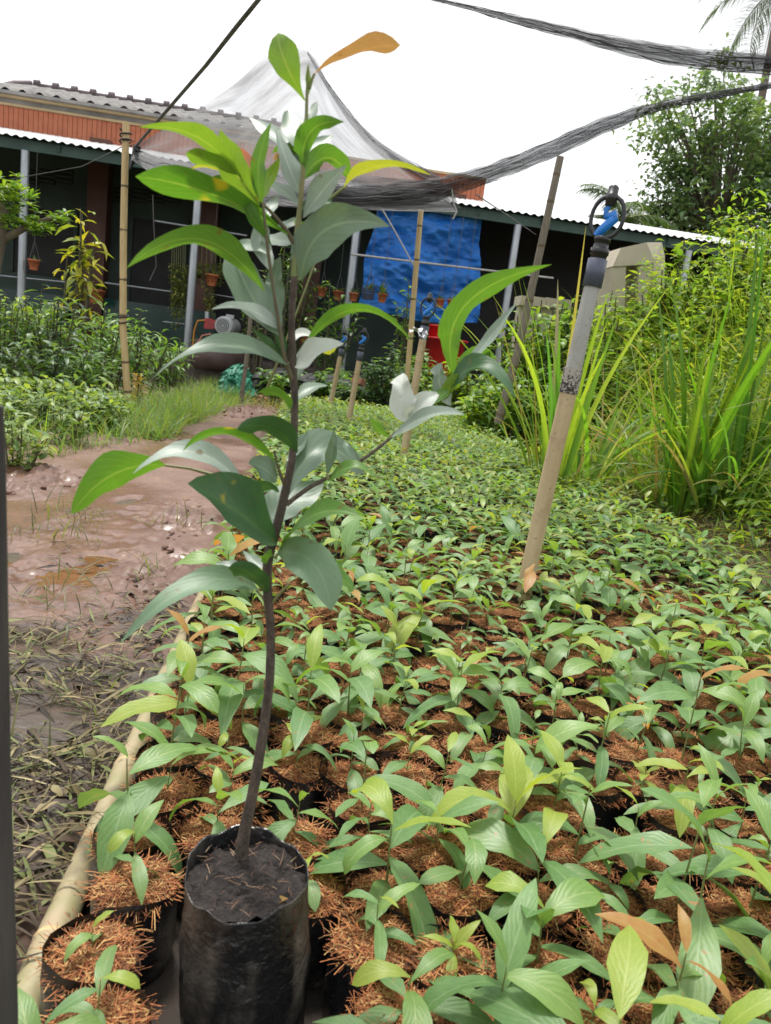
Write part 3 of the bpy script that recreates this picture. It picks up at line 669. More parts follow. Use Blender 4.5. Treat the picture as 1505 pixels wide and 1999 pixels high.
LEAVES = [
 # top shoot
 ((595, 196), (556, 120), (543, 64), 84, 'lime', 160, .85, -.01, .0, 0, .1, 'obov'),
 ((612, 146), (690, 104), (782, 88), 40, 'orange', 115, .85, -.03, -.05, 50, .3, 'obov'),
 ((600, 190), (601, 160), (602, 122), 14, 'lime', 30, .85, 0, 0, 0, .2, 'lance'),
 ((598, 250), (608, 225), (618, 198), 26, 'pale', 30, .86, .01, .02, 0, .2, 'ell'),
 ((600, 312), (578, 265), (562, 215), 60, 'grey', 20, .87, .02, .05, 0, .2, 'obov'),
 ((596, 335), (545, 275), (486, 229), 42, 'pale', 50, .88, .04, .07, 0, .2, 'lance'),
 ((591, 335), (606, 258), (672, 238), 58, 'green', 150, .85, -.02, -.05, 20, .25, 'lance'),
 ((588, 380), (560, 315), (537, 246), 44, 'pale', 35, .86, .0, .02, 40, .25, 'lance'),
 ((590, 352), (640, 308), (682, 352), 62, 'green', 140, .86, .02, .05, 0, .25, 'ell'),
 ((592, 425), (628, 375), (677, 322), 54, 'pale', 35, .85, -.02, -.05, -30, .25, 'lance'),
 ((672, 366), (738, 325), (842, 342), 28, 'yellow', 118, .84, -.03, -.05, 0, .3, 'lance'),
 ((588, 345), (575, 300), (585, 255), 34, 'grey', 25, .87, .02, .03, 0, .2, 'ell'),
 ((575, 430), (590, 440), (606, 448), 24, 'lime', 150, .86, .01, .02, 0, .1, 'ell'),
 # branch to the upper left
 ((512, 398), (505, 320), (530, 238), 44, 'green', 155, .825, -.01, -.01, 0, .18, 'lance'),
 ((496, 346), (478, 308), (452, 290), 26, 'pink', 140, .84, .02, .03, 0, .25, 'lance'),
 ((515, 385), (530, 345), (548, 306), 32, 'lime', 140, .84, .02, .03, 0, .2, 'lance'),
 ((534, 312), (540, 308), (552, 304), 14, 'orange', 120, .86, 0, 0, 0, .2, 'ell'),
 ((506, 402), (452, 322), (430, 252), 82, 'lime', 148, .83, -.01, -.02, 0, .22, 'lance'),
 ((476, 345), (415, 318), (362, 300), 46, 'lime', 130, .825, -.02, -.03, 0, .2, 'obov'),
 ((470, 348), (385, 268), (272, 248), 46, 'lime', 126, .82, -.03, -.06, 0, .25, 'lance'),
 ((448, 336), (405, 326), (364, 332), 15, 'yellow', 112, .84, .02, .03, 0, .2, 'lance'),
 ((562, 458), (420, 382), (264, 344), 80, 'spot', 132, .84, -.03, -.08, 12, .22, 'obov'),
 ((530, 478), (490, 420), (470, 378), 34, 'green', 140, .83, -.01, .0, 0, .2, 'lance'),
 ((518, 432), (528, 405), (545, 382), 28, 'pale', 20, .85, .02, .03, 0, .2, 'ell'),
 ((540, 446), (560, 440), (580, 424), 22, 'pale', 35, .87, .02, .03, 0, .3, 'ell'),
 # right grey leaf
 ((588, 548), (636, 448), (762, 442), 108, 'grey', 22, .85, -.02, -.05, -14, .2, 'lance'),
 # shoot left of the stem
 ((546, 655), (490, 575), (450, 484), 96, 'grey', 28, .835, .02, .05, -10, .28, 'ell'),
 ((528, 530), (508, 470), (515, 408), 50, 'pale', 40, .85, .02, .03, 0, .25, 'lance'),
 ((540, 640), (535, 560), (548, 500), 46, 'grey', 30, .85, .02, .03, 0, .2, 'lance'),
 ((516, 568), (392, 468), (246, 524), 66, 'green', 130, .83, -.03, -.08, 0, .22, 'lance'),
 ((548, 645), (484, 604), (412, 604), 30, 'pale', 52, .84, -.02, -.03, 30, .25, 'lance'),
 ((562, 712), (430, 676), (298, 740), 40, 'grey', 60, .84, -.04, -.09, 46, .25, 'lance'),
 ((556, 705), (545, 665), (540, 630), 32, 'dark', 140, .85, 0, 0, 0, .2, 'lance'),
 ((576, 745), (590, 700), (600, 660), 34, 'grey', 40, .86, .02, .03, 0, .2, 'lance'),
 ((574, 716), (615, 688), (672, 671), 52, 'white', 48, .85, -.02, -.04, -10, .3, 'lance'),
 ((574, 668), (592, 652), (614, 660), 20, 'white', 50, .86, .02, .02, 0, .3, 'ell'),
 ((588, 690), (690, 605), (806, 668), 30, 'green', 122, .85, -.03, -.06, 0, .3, 'lance'),
 ((632, 690), (645, 683), (658, 674), 24, 'yellow', 140, .87, 0, 0, 0, .2, 'ell'),
 # middle
 ((580, 884), (530, 836), (462, 838), 62, 'dark', 140, .845, -.03, -.06, 0, .25, 'ell'),
 ((540, 902), (440, 846), (356, 882), 30, 'spot', 118, .835, -.03, -.06, 0, .3, 'lance'),
 ((498, 980), (385, 884), (258, 926), 44, 'pale', 52, .835, -.03, -.06, 0, .22, 'lance'),
 ((322, 908), (222, 926), (138, 1004), 92, 'spot', 142, .80, -.02, -.05, 0, .2, 'ell'),
 ((540, 940), (515, 915), (485, 905), 56, 'grey', 40, .84, -.01, -.02, 0, .2, 'ell'),
 ((540, 1060), (452, 992), (366, 944), 112, 'dark', 40, .845, -.05, -.09, 0, .5, 'ell'),
 ((505, 990), (462, 955), (422, 926), 48, 'green', 138, .835, -.02, -.03, 0, .2, 'lance'),
 ((556, 975), (625, 878), (712, 926), 84, 'grey', 40, .86, .03, .06, 0, .2, 'ell'),
 ((536, 1032), (560, 985), (632, 944), 92, 'grey', 30, .87, .03, .06, 0, .2, 'ell'),
 ((638, 928), (648, 880), (652, 836), 26, 'grey', 20, .86, .0, .0, 0, .2, 'lance'),
 ((640, 940), (690, 912), (738, 938), 24, 'green', 60, .865, -.01, -.02, 40, .25, 'lance'),
 ((548, 1078), (612, 1006), (706, 1008), 38, 'green', 66, .85, -.03, -.06, -60, .25, 'lance'),
 ((520, 1100), (523, 1088), (530, 1072), 26, 'green', 140, .84, -.01, -.01, 0, .3, 'ell'),
 ((560, 900), (585, 870), (600, 842), 26, 'grey', 35, .87, .02, .03, 0, .2, 'lance'),
 ((566, 800), (540, 770), (500, 768), 30, 'green', 120, .84, -.02, -.03, 0, .25, 'lance'),
 ((574, 790), (605, 760), (640, 752), 26, 'grey', 50, .87, .02, .04, 0, .25, 'lance'),
 ((590, 300), (560, 290), (530, 300), 26, 'green', 130, .87, .02, .03, 0, .25, 'lance'),
 ((588, 300), (625, 280), (650, 262), 24, 'grey', 45, .87, .02, .04, 0, .25, 'lance'),
 ((583, 400), (550, 372), (520, 352), 30, 'pale', 40, .87, .02, .04, 0, .25, 'lance'),
 ((583, 410), (620, 395), (650, 400), 26, 'dark', 60, .86, -.01, -.02, 0, .25, 'lance'),
 ((580, 470), (545, 470), (510, 455), 34, 'pale', 40, .87, .03, .05, 0, .25, 'lance'),
 ((530, 620), (500, 600), (470, 560), 34, 'pale', 45, .86, .02, .04, 0, .25, 'lance'),
 ((525, 500), (490, 480), (452, 480), 30, 'grey', 50, .85, .02, .03, 0, .25, 'lance'),
 ((552, 690), (520, 670), (492, 640), 26, 'dark', 130, .85, .01, .02, 0, .25, 'lance'),
 ((480, 360), (440, 350), (405, 360), 22, 'green', 125, .84, .01, .02, 0, .25, 'lance'),
 ((545, 960), (515, 950), (488, 962), 30, 'dark', 130, .85, .01, .01, 0, .25, 'ell'),
 ((525, 1140), (500, 1130), (475, 1140), 26, 'grey', 50, .86, .01, .02, 0, .25, 'ell'),
 ((760, 856), (735, 835), (722, 812), 22, 'green', 130, .89, .0, .0, 0, .25, 'lance'),
 ((700, 902), (680, 880), (672, 860), 20, 'grey', 40, .88, .0, .01, 0, .25, 'lance'),
 # lower
 ((542, 1080), (610, 1098), (646, 1192), 108, 'greysp', 14, .85, -.05, -.08, 0, .18, 'ell'),
 ((522, 1158), (488, 1120), (446, 1108), 56, 'dark', 142, .845, -.03, -.05, 0, .25, 'ell'),
 ((505, 1152), (385, 1140), (232, 1258), 60, 'greysp', 40, .845, -.05, -.10, 0, .2, 'lance'),
 ((516, 1108), (495, 1096), (474, 1074), 24, 'pale', 35, .86, .01, .02, 0, .3, 'lance'),
 ((640, 1122), (665, 1128), (690, 1154), 42, 'green', 60, .87, .02, .03, 0, .2, 'ell'),
 ((420, 1098), (450, 1104), (480, 1096), 22, 'pale', 40, .88, 0, 0, 0, .2, 'lance'),
 # right branch
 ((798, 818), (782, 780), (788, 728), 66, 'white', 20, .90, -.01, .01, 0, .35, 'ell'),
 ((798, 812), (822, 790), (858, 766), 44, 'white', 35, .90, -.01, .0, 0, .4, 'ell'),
 ((764, 854), (838, 812), (908, 810), 32, 'pale', 50, .89, -.03, -.06, 0, .3, 'lance'),
 ((880, 792), (858, 750), (862, 708), 44, 'pale', 35, .91, .0, .0, 0, .3, 'ell'),
 ((888, 736), (905, 600), (1078, 516), 76, 'green', 145, .92, -.04, -.09, -10, .22, 'lance'),
 ((902, 730), (956, 660), (1012, 588), 26, 'pale', 50, .93, -.01, -.02, 0, .3, 'lance'),
 ((885, 740), (930, 690), (962, 722), 42, 'green', 140, .93, .01, .02, 0, .25, 'ell'),
 ((872, 762), (940, 716), (1004, 774), 46, 'dark', 56, .91, -.04, -.07, 0, .25, 'lance'),
 ((868, 782), (880, 755), (908, 730), 42, 'lime', 145, .91, -.01, -.01, 0, .25, 'ell'),
 ((832, 802), (852, 780), (876, 764), 34, 'green', 62, .90, -.01, -.01, 0, .25, 'ell'),
 ((958, 700), (940, 690), (915, 700), 30, 'green', 140, .94, .01, .02, 0, .2, 'ell'),
]
for e in LEAVES:
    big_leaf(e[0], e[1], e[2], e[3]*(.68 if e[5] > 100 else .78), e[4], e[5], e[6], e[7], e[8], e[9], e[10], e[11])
for A, B_ in [((604, 172), (614, 144)), ((602, 428), (674, 364)), ((524, 1186), (500, 1152)), ((530, 1178), (566, 1140)), ((576, 486), (562, 458)), ((569, 712), (560, 712)), ((540, 1040), (500, 1000)), ((556, 950), (540, 905)),
              ((566, 552), (588, 545)), ((500, 982), (420, 928)), ((420, 928), (320, 908)), ((523, 1170), (512, 1130)), ((575, 884), (580, 880)), ((537, 1090), (546, 1080)), ((524, 1150), (521, 1160)), ((575, 720), (590, 690)), ((640, 935), (638, 925))]:
    petiole(A, B_, 6)

# ================================================================== sprinklers on poles
def mould_mat():
    m, nt = newmat('mouldy_pvc'); n = noise(nt, 120, 3, None, .7); n2 = noise(nt, 14, 2)
    f = mrange(nt, math_(nt, 'ADD', n, math_(nt, 'MULTIPLY', math_(nt, 'SUBTRACT', n2, .5), .5)), .49, .54)
    outp(nt, nd(nt, 'ShaderNodeBsdfPrincipled', {'Base Color': mixc(nt, f, (.36, .33, .29), (.025, .022, .02)), 'Roughness': .75})); return m
def sprinkler(base, topp, Yd, wst, label, pvc=True, zb=.02):
    B = PY(*base, Yd); T = PY(*topp, Yd); ax = (T-B).normalized()
    k = pxm(B); B0 = B-ax*((B.z-zb)/ax.z)
    t = thing('sprinkler', label, 'sprinkler', B0, 'sprinklers along the bed')
    Lh = (T-B0).length; r = wst*k/2; u = wst*k         # u: stake width
    hd = u*5.6                                         # head length measured from the coupler
    zc = Lh-hd
    def at(o): o.matrix_local = frame_on((0, 0, 0), ax); return o
    if pvc:
        zs = zc*.765
        mb = MB(); mb.tube([(0, 0, 0), (.002, 0, zs*.5), (0, 0, zs)], [r*.98, r*1.02, r*1.0], 14); at(mb.build('stake', M_STAKE, t))
        mb = MB(); mb.tube([(0, 0, zs-.06*zc), (0, 0, zs+.012)], [r*1.1, r*1.12], 16); at(mb.build('pipe_socket', mould_mat(), t))
        mb = MB(); mb.tube([(0, 0, zs), (0, 0, zc)], [r*.98, r*.9], 16); at(mb.build('pipe', M_PVC, t))
    else:
        mb = MB(); mb.tube([(0, 0, 0), (.002, 0, zc*.5), (0, 0, zc)], [r*1.08, r*1.0, r*.95], 12); at(mb.build('stake', M_STAKE, t))
        for q in (.35, .62, .85):
            mb = MB(); mb.tube([(0, 0, zc*q-.004), (0, 0, zc*q+.004)], [r*1.07]*2, 12); at(mb.build('node', M_BAMBOO, t))
    mb = MB(); mb.lathe([(r*1.02, zc-.0), (r*1.12, zc), (r*1.14, zc+u*1.55), (r*.9, zc+u*1.6)], 18, cap=True); at(mb.build('coupler', M_COUPLER, t))
    z1 = zc+u*1.55
    mb = MB(); mb.lathe([(r*.9, z1), (r*.95, z1+u*.25), (r*1.08, z1+u*.28), (r*1.08, z1+u*.6), (r*.86, z1+u*.63), (r*.86, z1+u*1.0), (r*.95, z1+u*1.02), (r*.95, z1+u*1.25), (r*.5, z1+u*1.3)], 18, cap=True); at(mb.build('threaded_base', M_BLACKPL, t))
    z2 = z1+u*1.2; zt = Lh-u*.55; hm = (z2+zt)/2; hh = (zt-z2)/2
    view = (CP-T); view = (view-ax*view.dot(ax)).normalized(); m = frame_on((0, 0, 0), ax); loc = m.to_3x3().inverted() @ view
    side = Vector((0, 0, 1)).cross(loc).normalized()
    side = (side*math.cos(.35)+loc*math.sin(.35)).normalized()
    for sgn in (-1, 1):
        pts = []
        for i in range(11):
            a = -math.pi/2+math.pi*i/10; pts.append(side*(sgn*u*.95*math.cos(a)**.8 if math.cos(a) > 0 else 0)+Vector((0, 0, hm+hh*math.sin(a))))
        mb = MB(); mb.tube(pts, u*.12, 8); at(mb.build('bridge_arm', M_BLACKPL, t))
    mb = MB(); mb.lathe([(u*.18, zt-u*.55), (u*.3, zt-u*.5), (u*.3, zt-u*.25), (u*.36, zt-u*.2), (u*.36, zt+u*.1), (u*.3, zt+u*.12), (u*.3, zt+u*.5), (u*.16, zt+u*.62)], 12, cap=True); at(mb.build('cap', M_BLACKPL, t))
    # zigzag rotor
    s = side; mb = MB(); zz = [(-.42, z2+u*.1), (-.25, z2+u*.35), (.45, z2+u*1.15), (.42, z2+u*1.35), (-.1, z2+u*1.2), (-.15, z2+u*1.6), (0, zt-u*.5)]
    mb.tube([s*(u*a)+Vector((0, 0, b)) for a, b in zz], [u*.22, u*.26, u*.28, u*.24, u*.2, u*.18, u*.12], 8); at(mb.build('rotor', M_BLUEPL, t))
    return t
sprinkler((1024, 1150), (1199, 364), 2.38, 31, 'near sprinkler with grey pipe top on a tall leaning stake in the bed')
sprinkler((789, 885), (840, 573), 5.3, 15, 'second sprinkler on bamboo stake in front of blue tarp', False)
sprinkler((681, 820), (712, 641), 7.3, 11, 'third sprinkler on short bamboo stake left of the tarp pole', False)
sprinkler((647, 782), (674, 644), 8.9, 9, 'farthest sprinkler in line with the steel post', False)
# torn clear plastic bag hanging on the second stake
v, f, u, nv = leaves([PY(818, 650, 4.9)]*7, rng.random(7)*6.28, rng.random(7)*.8-.3, rng.random(7)*2, .07, .06, S=5, prof='ell', fold=.5, wave=.4)
pb = mk('plastic_bag', v, f, mat_simple('clear_plastic', (.55, .56, .56), (.4, .4, .42), 10, .2), uv=u); tag(pb, 'crumpled clear plastic bag caught on the second sprinkler stake', 'plastic bag')

# ================================================================== bamboo poles, sticks, posts
def pole(name, pts, wpx, mat, label, cat, nodes=6, nodemat=M_NODE, taper=.85, n=12, group=None, knob=1.08):
    P = [PY(x, y, Yd) for x, y, Yd in pts]
    t = thing(name, label, cat, P[0], group)
    mb = MB(); rr = [wpx/2*pxm(P[0])*(1-(1-taper)*i/(len(P)-1)) for i in range(len(P))]
    Q = []; RQ = []
    for i in range(len(P)-1):
        for k in range(6): s = k/6; Q.append(P[i].lerp(P[i+1], s)-P[0]); RQ.append(rr[i]*(1-s)+rr[i+1]*s)
    Q.append(P[-1]-P[0]); RQ.append(rr[-1])
    mb.tube(Q, RQ, n, jit=.03); mb.build('culm', mat, t)
    tot = len(Q)-1
    for k in range(nodes):
        s = (k+.5+rnd.uniform(-.2, .2))/nodes*tot; i = min(int(s), tot-1); p = Q[i].lerp(Q[i+1], s-i); d = (Q[i+1]-Q[i]).normalized(); r = RQ[i]
        mb = MB(); mb.tube([p-d*r*.35, p, p+d*r*.35], [r*1.0, r*knob, r*1.0], n); mb.build('node', nodemat, t)
    return t
p1 = pole('bamboo_pole', [(251, 800, 7.6), (240, 640, 7.6), (241, 450, 7.6), (246, 238, 7.6)], 14, M_BAMBOO, 'upright yellow bamboo pole at the left tied to the shade net', 'bamboo pole', 7, M_NODE, .9, knob=1.03)
mb = MB(); mb.tube([PY(245, 276, 7.6)+Vector((.05*math.cos(a), .05*math.sin(a), .008*a-.03)) for a in np.linspace(0, 16, 50)], .008, 5)
o = mb.build('wire_tie', M_BLACKPL); child(o, p1)
mb = MB(); mb.tube([PY(241, 632, 7.6)+Vector((.043*math.cos(a), .043*math.sin(a), .008*a-.03)) for a in np.linspace(0, 14, 50)], .007, 5); child(mb.build('wire_tie', M_BLACKPL), p1)
pole('bamboo_pole', [(787, 850, 8.2), (798, 700, 8.2), (810, 550, 8.2), (822, 408, 8.2)], 11, M_BAMBOO, 'slim upright bamboo pole in front of the blue tarp', 'bamboo pole', 6, M_NODE, .9, knob=1.04)
pole('bamboo_pole', [(972, 826, 6.9), (1010, 690, 6.9), (1052, 500, 6.9), (1094, 306, 6.9)], 17, M_BAMBOO_G, 'leaning weathered grey bamboo pole at the edge of the weeds', 'bamboo pole', 9, M_NODE, .8, knob=1.06)
pole('wooden_stick', [(470, 790, 9.5), (481, 700, 9.5), (494, 575, 9.5)], 9, M_BAMBOO_G, 'weathered grey stick standing beside the green net', 'stick', 4, M_NODE, .8)
pole('wooden_stick', [(506, 795, 9.8), (545, 700, 9.8), (598, 560, 9.9), (640, 440, 10)], 5, M_STEM, 'thin green stick leaning behind the sapling stem', 'stick', 5, M_NODE, .7)
pole('wooden_stick', [(261, 795, 8.2), (264, 730, 8.2)], 8, M_BAMBOO, 'short cut bamboo stub beside the orange flower', 'stick', 2, M_NODE, 1)
pst = pole('wooden_post', [(4, 2300, .60), (6, 1990, .60), (-10, 1500, .60), (-22, 900, .60), (-26, 792, .60)], 54, M_OLDWOOD, 'dark weathered wooden post at the left edge very close', 'post', 0, M_NODE, .92, 10)
# pole lying along the bed
edge = thing('bamboo_edge_pole', 'thick pale bamboo pole lying along the left edge of the bed', 'bamboo pole', (-.250, .5, .026))
segs = [(.55, .92), (.92, 1.36), (1.36, 1.72), (1.72, 2.2), (2.2, 2.6), (2.6, 3.1), (3.1, 3.6), (3.6, 4.2)]
for (a, b) in segs:
    mb = MB(); r = .0235-.0015*a; off = lambda y: -.012*math.sin(y*1.1)-.0
    ys_ = np.linspace(a, b, 7); mb.tube([(off(y), y-.5, .004*math.sin(y*2)) for y in ys_], [r*(1.10 if k in (0, 6) else 1.02 if k in (1, 5) else .985) for k in range(7)], 16, cap=True); mb.build('culm_segment', M_BAMBOO_EDGE, edge)
    mb = MB(); mb.tube([(off(b), b-.5-.004, .004*math.sin(b*2)), (off(b), b-.5, .004*math.sin(b*2)), (off(b), b-.5+.004, .004*math.sin(b*2))], [r*1.09, r*1.14, r*1.09], 16); mb.build('node', M_BAMBOO, edge)

# ================================================================== shade nets
def net_mat(name, dens, sc=30, col=.16, uvstreak=None, amp=.16):
    m, nt = newmat(name)
    if uvstreak:
        co = nd(nt, 'ShaderNodeMapping', {'Vector': nd(nt, 'ShaderNodeUVMap').outputs[0], 'Scale': uvstreak}).outputs[0]
    else: co = nd(nt, 'ShaderNodeMapping', {'Vector': objco(nt), 'Scale': (1, 1, 3)}).outputs[0]
    n = noise(nt, sc, 5, co, .6)
    f = mrange(nt, n, .32, .68, max(dens-amp, 0), min(dens+amp, 1))
    d = nd(nt, 'ShaderNodeBsdfPrincipled', {'Base Color': (col, col, col*1.05, 1), 'Roughness': .6})
    tl = nd(nt, 'ShaderNodeBsdfTranslucent', {'Color': (col, col, col*1.05, 1)})
    tr = nd(nt, 'ShaderNodeBsdfTransparent')
    outp(nt, nd(nt, 'ShaderNodeMixShader', {0: f, 1: tr, 2: nd(nt, 'ShaderNodeMixShader', {0: .4, 1: d, 2: tl})})); return m
M_NET = net_mat('shade_net', .58, 1, .14, (4, 7, 1), .26); M_NETF = net_mat('shade_net_folded', .34, 1, .09, (9, 16, 1), .32); M_NETT = net_mat('shade_net_thin', .14, 2, .2); M_NETD = net_mat('shade_net_dense', .66, 1, .12, (5, 22, 1), .22)
def spl(pts, n):
    P = np.array(pts, float); t = np.linspace(0, len(P)-1, n); out = []
    for s in t:
        i = min(int(s), len(P)-2); f = s-i; p0, p1, p2, p3 = P[max(i-1, 0)], P[i], P[i+1], P[min(i+2, len(P)-1)]
        out.append(.5*(2*p1+(p2-p0)*f+(2*p0-5*p1+4*p2-p3)*f*f+(3*p1-p0-3*p2+p3)*f**3))
    return np.array(out)
def net_band(name, pts, parent, layers=7, n=60, m=10, mat=M_NETF, seed=0):
    # pts: (x, y_top, y_bottom, Y) gathered net hanging in crumpled layers
    g_ = np.random.default_rng(seed); S = spl(pts, n); V = []; F = []; b = 0; UV = []
    for L in range(layers):
        lo, hi = sorted(g_.random(2)); lo *= .5; hi = .45+.55*hi
        if L < 2: lo, hi = 0, 1
        ph = g_.random()*6; fr = 2+g_.random()*5
        for i, (x, yt, yb, Yd) in enumerate(S):
            for j in range(m):
                q = lo+(hi-lo)*j/(m-1); q2 = q+.07*math.sin(i*.23*fr*.4+ph+j)*(0 if L < 2 and j in (0, m-1) else 1)
                yy = yt+(yb-yt)*q2+1.2*math.sin(i*.9+ph)
                dep = Yd+.05*math.sin(j*1.7+i*.18+ph)+.03*L*(.5-g_.random()*.2)
                V.append(PY(x, yy, dep)); UV.append((i/(n-1)+L*.37, q+L*.61+.25*math.sin(i*.11+L)))
        F.append(grid_faces(m, n)+b); b += m*n
    o = mk(name, [tuple(v) for v in V], np.concatenate(F), mat, uv=UV); return child(o, parent)
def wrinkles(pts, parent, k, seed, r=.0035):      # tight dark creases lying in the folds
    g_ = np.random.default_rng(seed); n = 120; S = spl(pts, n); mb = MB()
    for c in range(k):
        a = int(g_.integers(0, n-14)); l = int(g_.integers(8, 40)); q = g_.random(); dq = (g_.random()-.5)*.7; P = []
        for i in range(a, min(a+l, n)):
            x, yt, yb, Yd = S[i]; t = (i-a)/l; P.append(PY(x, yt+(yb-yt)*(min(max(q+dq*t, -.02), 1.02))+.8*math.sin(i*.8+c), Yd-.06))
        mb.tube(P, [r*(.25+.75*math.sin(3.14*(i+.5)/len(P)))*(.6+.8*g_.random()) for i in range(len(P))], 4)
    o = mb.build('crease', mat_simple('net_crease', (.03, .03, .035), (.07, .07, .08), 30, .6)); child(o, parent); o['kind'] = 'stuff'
def net_sheet(name, upper, lower, parent, n=44, m=18, mat=M_NET, sag=.15, seed=0):
    A = spl(upper, n); B_ = spl(lower, n); V = []
    for j in range(m):
        q = j/(m-1)
        for i in range(n):
            a = PY(*A[i]); b = PY(*B_[i]); p = a.lerp(b, q)
            wv = .05*math.sin(i*.55+q*5+seed)+.035*math.sin(i*1.3-q*9+seed*2)+.02*math.sin(i*2.9+q*17)
            p = p+Vector((0, wv*math.sin(q*3.14)*.8, -sag*math.sin(q*3.14)*.3+wv*.5*math.sin(q*3.14))); V.append(tuple(p))
    UV = [(i/(n-1)+seed*.3, j/(m-1)+.12*math.sin(i*.3+seed)) for j in range(m) for i in range(n)]
    return child(mk(name, V, grid_faces(n, m), mat, uv=UV), parent)
netA = thing('shade_net', 'black shade net hung in a peak from the left bamboo pole over the house front', 'shade net', PY(262, 290, 7.5))
bpy.context.view_layer.update()
net_sheet('net_sheet', [(262, 285, 7.5), (340, 240, 8.0), (450, 170, 8.6), (523, 110, 9.0), (602, 100, 9.2), (660, 195, 8.8), (745, 280, 8.2), (860, 350, 7.4)],
          [(256, 306, 7.4), (300, 342, 7.3), (370, 372, 7.2), (470, 392, 7.1), (560, 404, 7.0), (660, 408, 7.0), (780, 412, 7.0), (892, 414, 7.0)], netA, sag=.1)
net_sheet('net_sheet', [(262, 292, 7.5), (350, 315, 7.5), (450, 330, 7.4), (560, 330, 7.3), (640, 330, 7.2), (740, 345, 7.1), (820, 352, 7.0), (880, 358, 6.9)],
          [(258, 312, 7.35), (300, 340, 7.2), (370, 370, 7.1), (470, 390, 7.0), (560, 402, 6.95), (660, 406, 6.9), (780, 408, 6.9), (900, 406, 6.9)], netA, sag=.05, seed=2, mat=M_NETD)
net_band('gathered_edge', [(600, 98, 106, 9.2), (640, 160, 176, 9.0), (690, 225, 250, 8.6), (740, 275, 302, 8.2), (800, 312, 338, 7.7), (860, 342, 366, 7.3)], netA, 3, 50, 8, seed=3)
net_band('gathered_edge', [(640, 365, 402, 6.95), (740, 360, 404, 6.9), (830, 350, 398, 6.85), (900, 336, 376, 6.7), (980, 312, 348, 6.5), (1080, 272, 308, 6.2), (1180, 228, 262, 5.9), (1280, 200, 220, 5.6), (1380, 182, 196, 5.3), (1520, 160, 170, 5.0), (1800, 122, 134, 4.6)], netA, 5, 110, 12, seed=5)
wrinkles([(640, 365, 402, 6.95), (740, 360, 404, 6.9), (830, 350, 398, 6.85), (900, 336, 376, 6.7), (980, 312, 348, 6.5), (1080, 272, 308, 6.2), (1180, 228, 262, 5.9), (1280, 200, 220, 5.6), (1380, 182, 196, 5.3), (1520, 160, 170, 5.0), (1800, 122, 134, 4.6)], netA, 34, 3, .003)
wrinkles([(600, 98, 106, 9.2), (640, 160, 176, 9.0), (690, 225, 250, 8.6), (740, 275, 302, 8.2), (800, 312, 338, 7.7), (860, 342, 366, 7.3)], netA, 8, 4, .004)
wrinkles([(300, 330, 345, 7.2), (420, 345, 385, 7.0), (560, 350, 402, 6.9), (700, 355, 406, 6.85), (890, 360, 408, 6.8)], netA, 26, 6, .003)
mb = MB(); 
for k in range(3): mb.tube([PY(760+k*5, -360, 2.9), PY(541+k*4, -50, 4.4), PY(462+k*4, 47, 5.0), PY(399+k*3, 128, 5.8), PY(330+k*2, 208, 6.7), PY(262+k, 288, 7.5)], [.004, .004, .005, .006, .008, .009], 6, jit=.5)
child(mb.build('folded_strap', mat_simple('net_strap', (.10, .10, .11), (.26, .26, .28), 18, .6, stretch=(1, 1, 1))), netA)
mb = MB(); mb.tube([PY(268, 285, 7.5), PY(262, 305, 7.5), PY(254, 330, 7.5)], [.03, .025, .01], 7, jit=.5); child(mb.build('knot', M_BLACKPL), netA)
netB = thing('shade_net', 'rolled shade net sagging across the top right corner', 'shade net', PY(1505, 130, 3.6))
bpy.context.view_layer.update()
net_band('gathered_edge', [(420, -240, -234, 5.6), (620, -110, -102, 5.1), (820, -18, -8, 4.6), (900, 6, 14, 4.5), (1000, 28, 44, 4.3), (1100, 50, 72, 4.1), (1200, 70, 102, 3.9), (1300, 86, 126, 3.75), (1400, 98, 138, 3.65), (1540, 108, 148, 3.55), (1800, 120, 160, 3.4)], netB, 5, 100, 12, seed=8)
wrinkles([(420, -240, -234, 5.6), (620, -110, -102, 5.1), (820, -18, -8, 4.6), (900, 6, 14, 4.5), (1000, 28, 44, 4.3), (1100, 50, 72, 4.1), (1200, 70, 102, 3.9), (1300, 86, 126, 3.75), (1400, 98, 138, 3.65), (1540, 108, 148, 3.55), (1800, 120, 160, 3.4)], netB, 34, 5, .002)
netC = net_sheet('net_sheet', [(850, -20, 4.5), (1000, 36, 4.3), (1150, 80, 4.0), (1300, 108, 3.75), (1400, 120, 3.65), (1520, 132, 3.55)],
          [(880, 350, 6.7), (1000, 308, 6.4), (1150, 244, 6.0), (1300, 200, 5.5), (1400, 184, 5.2), (1520, 164, 5.0)], netB, 40, 12, M_NETT, .0, 4)
net_sheet('net_sheet', [(1000, -60, 3.6), (1150, -60, 3.4), (1300, -60, 3.2), (1420, -60, 3.1), (1540, -60, 3.0)], [(980, 30, 4.3), (1130, 62, 4.0), (1280, 86, 3.75), (1400, 100, 3.65), (1530, 112, 3.55)], netB, 30, 10, M_NETT, .0, 6)
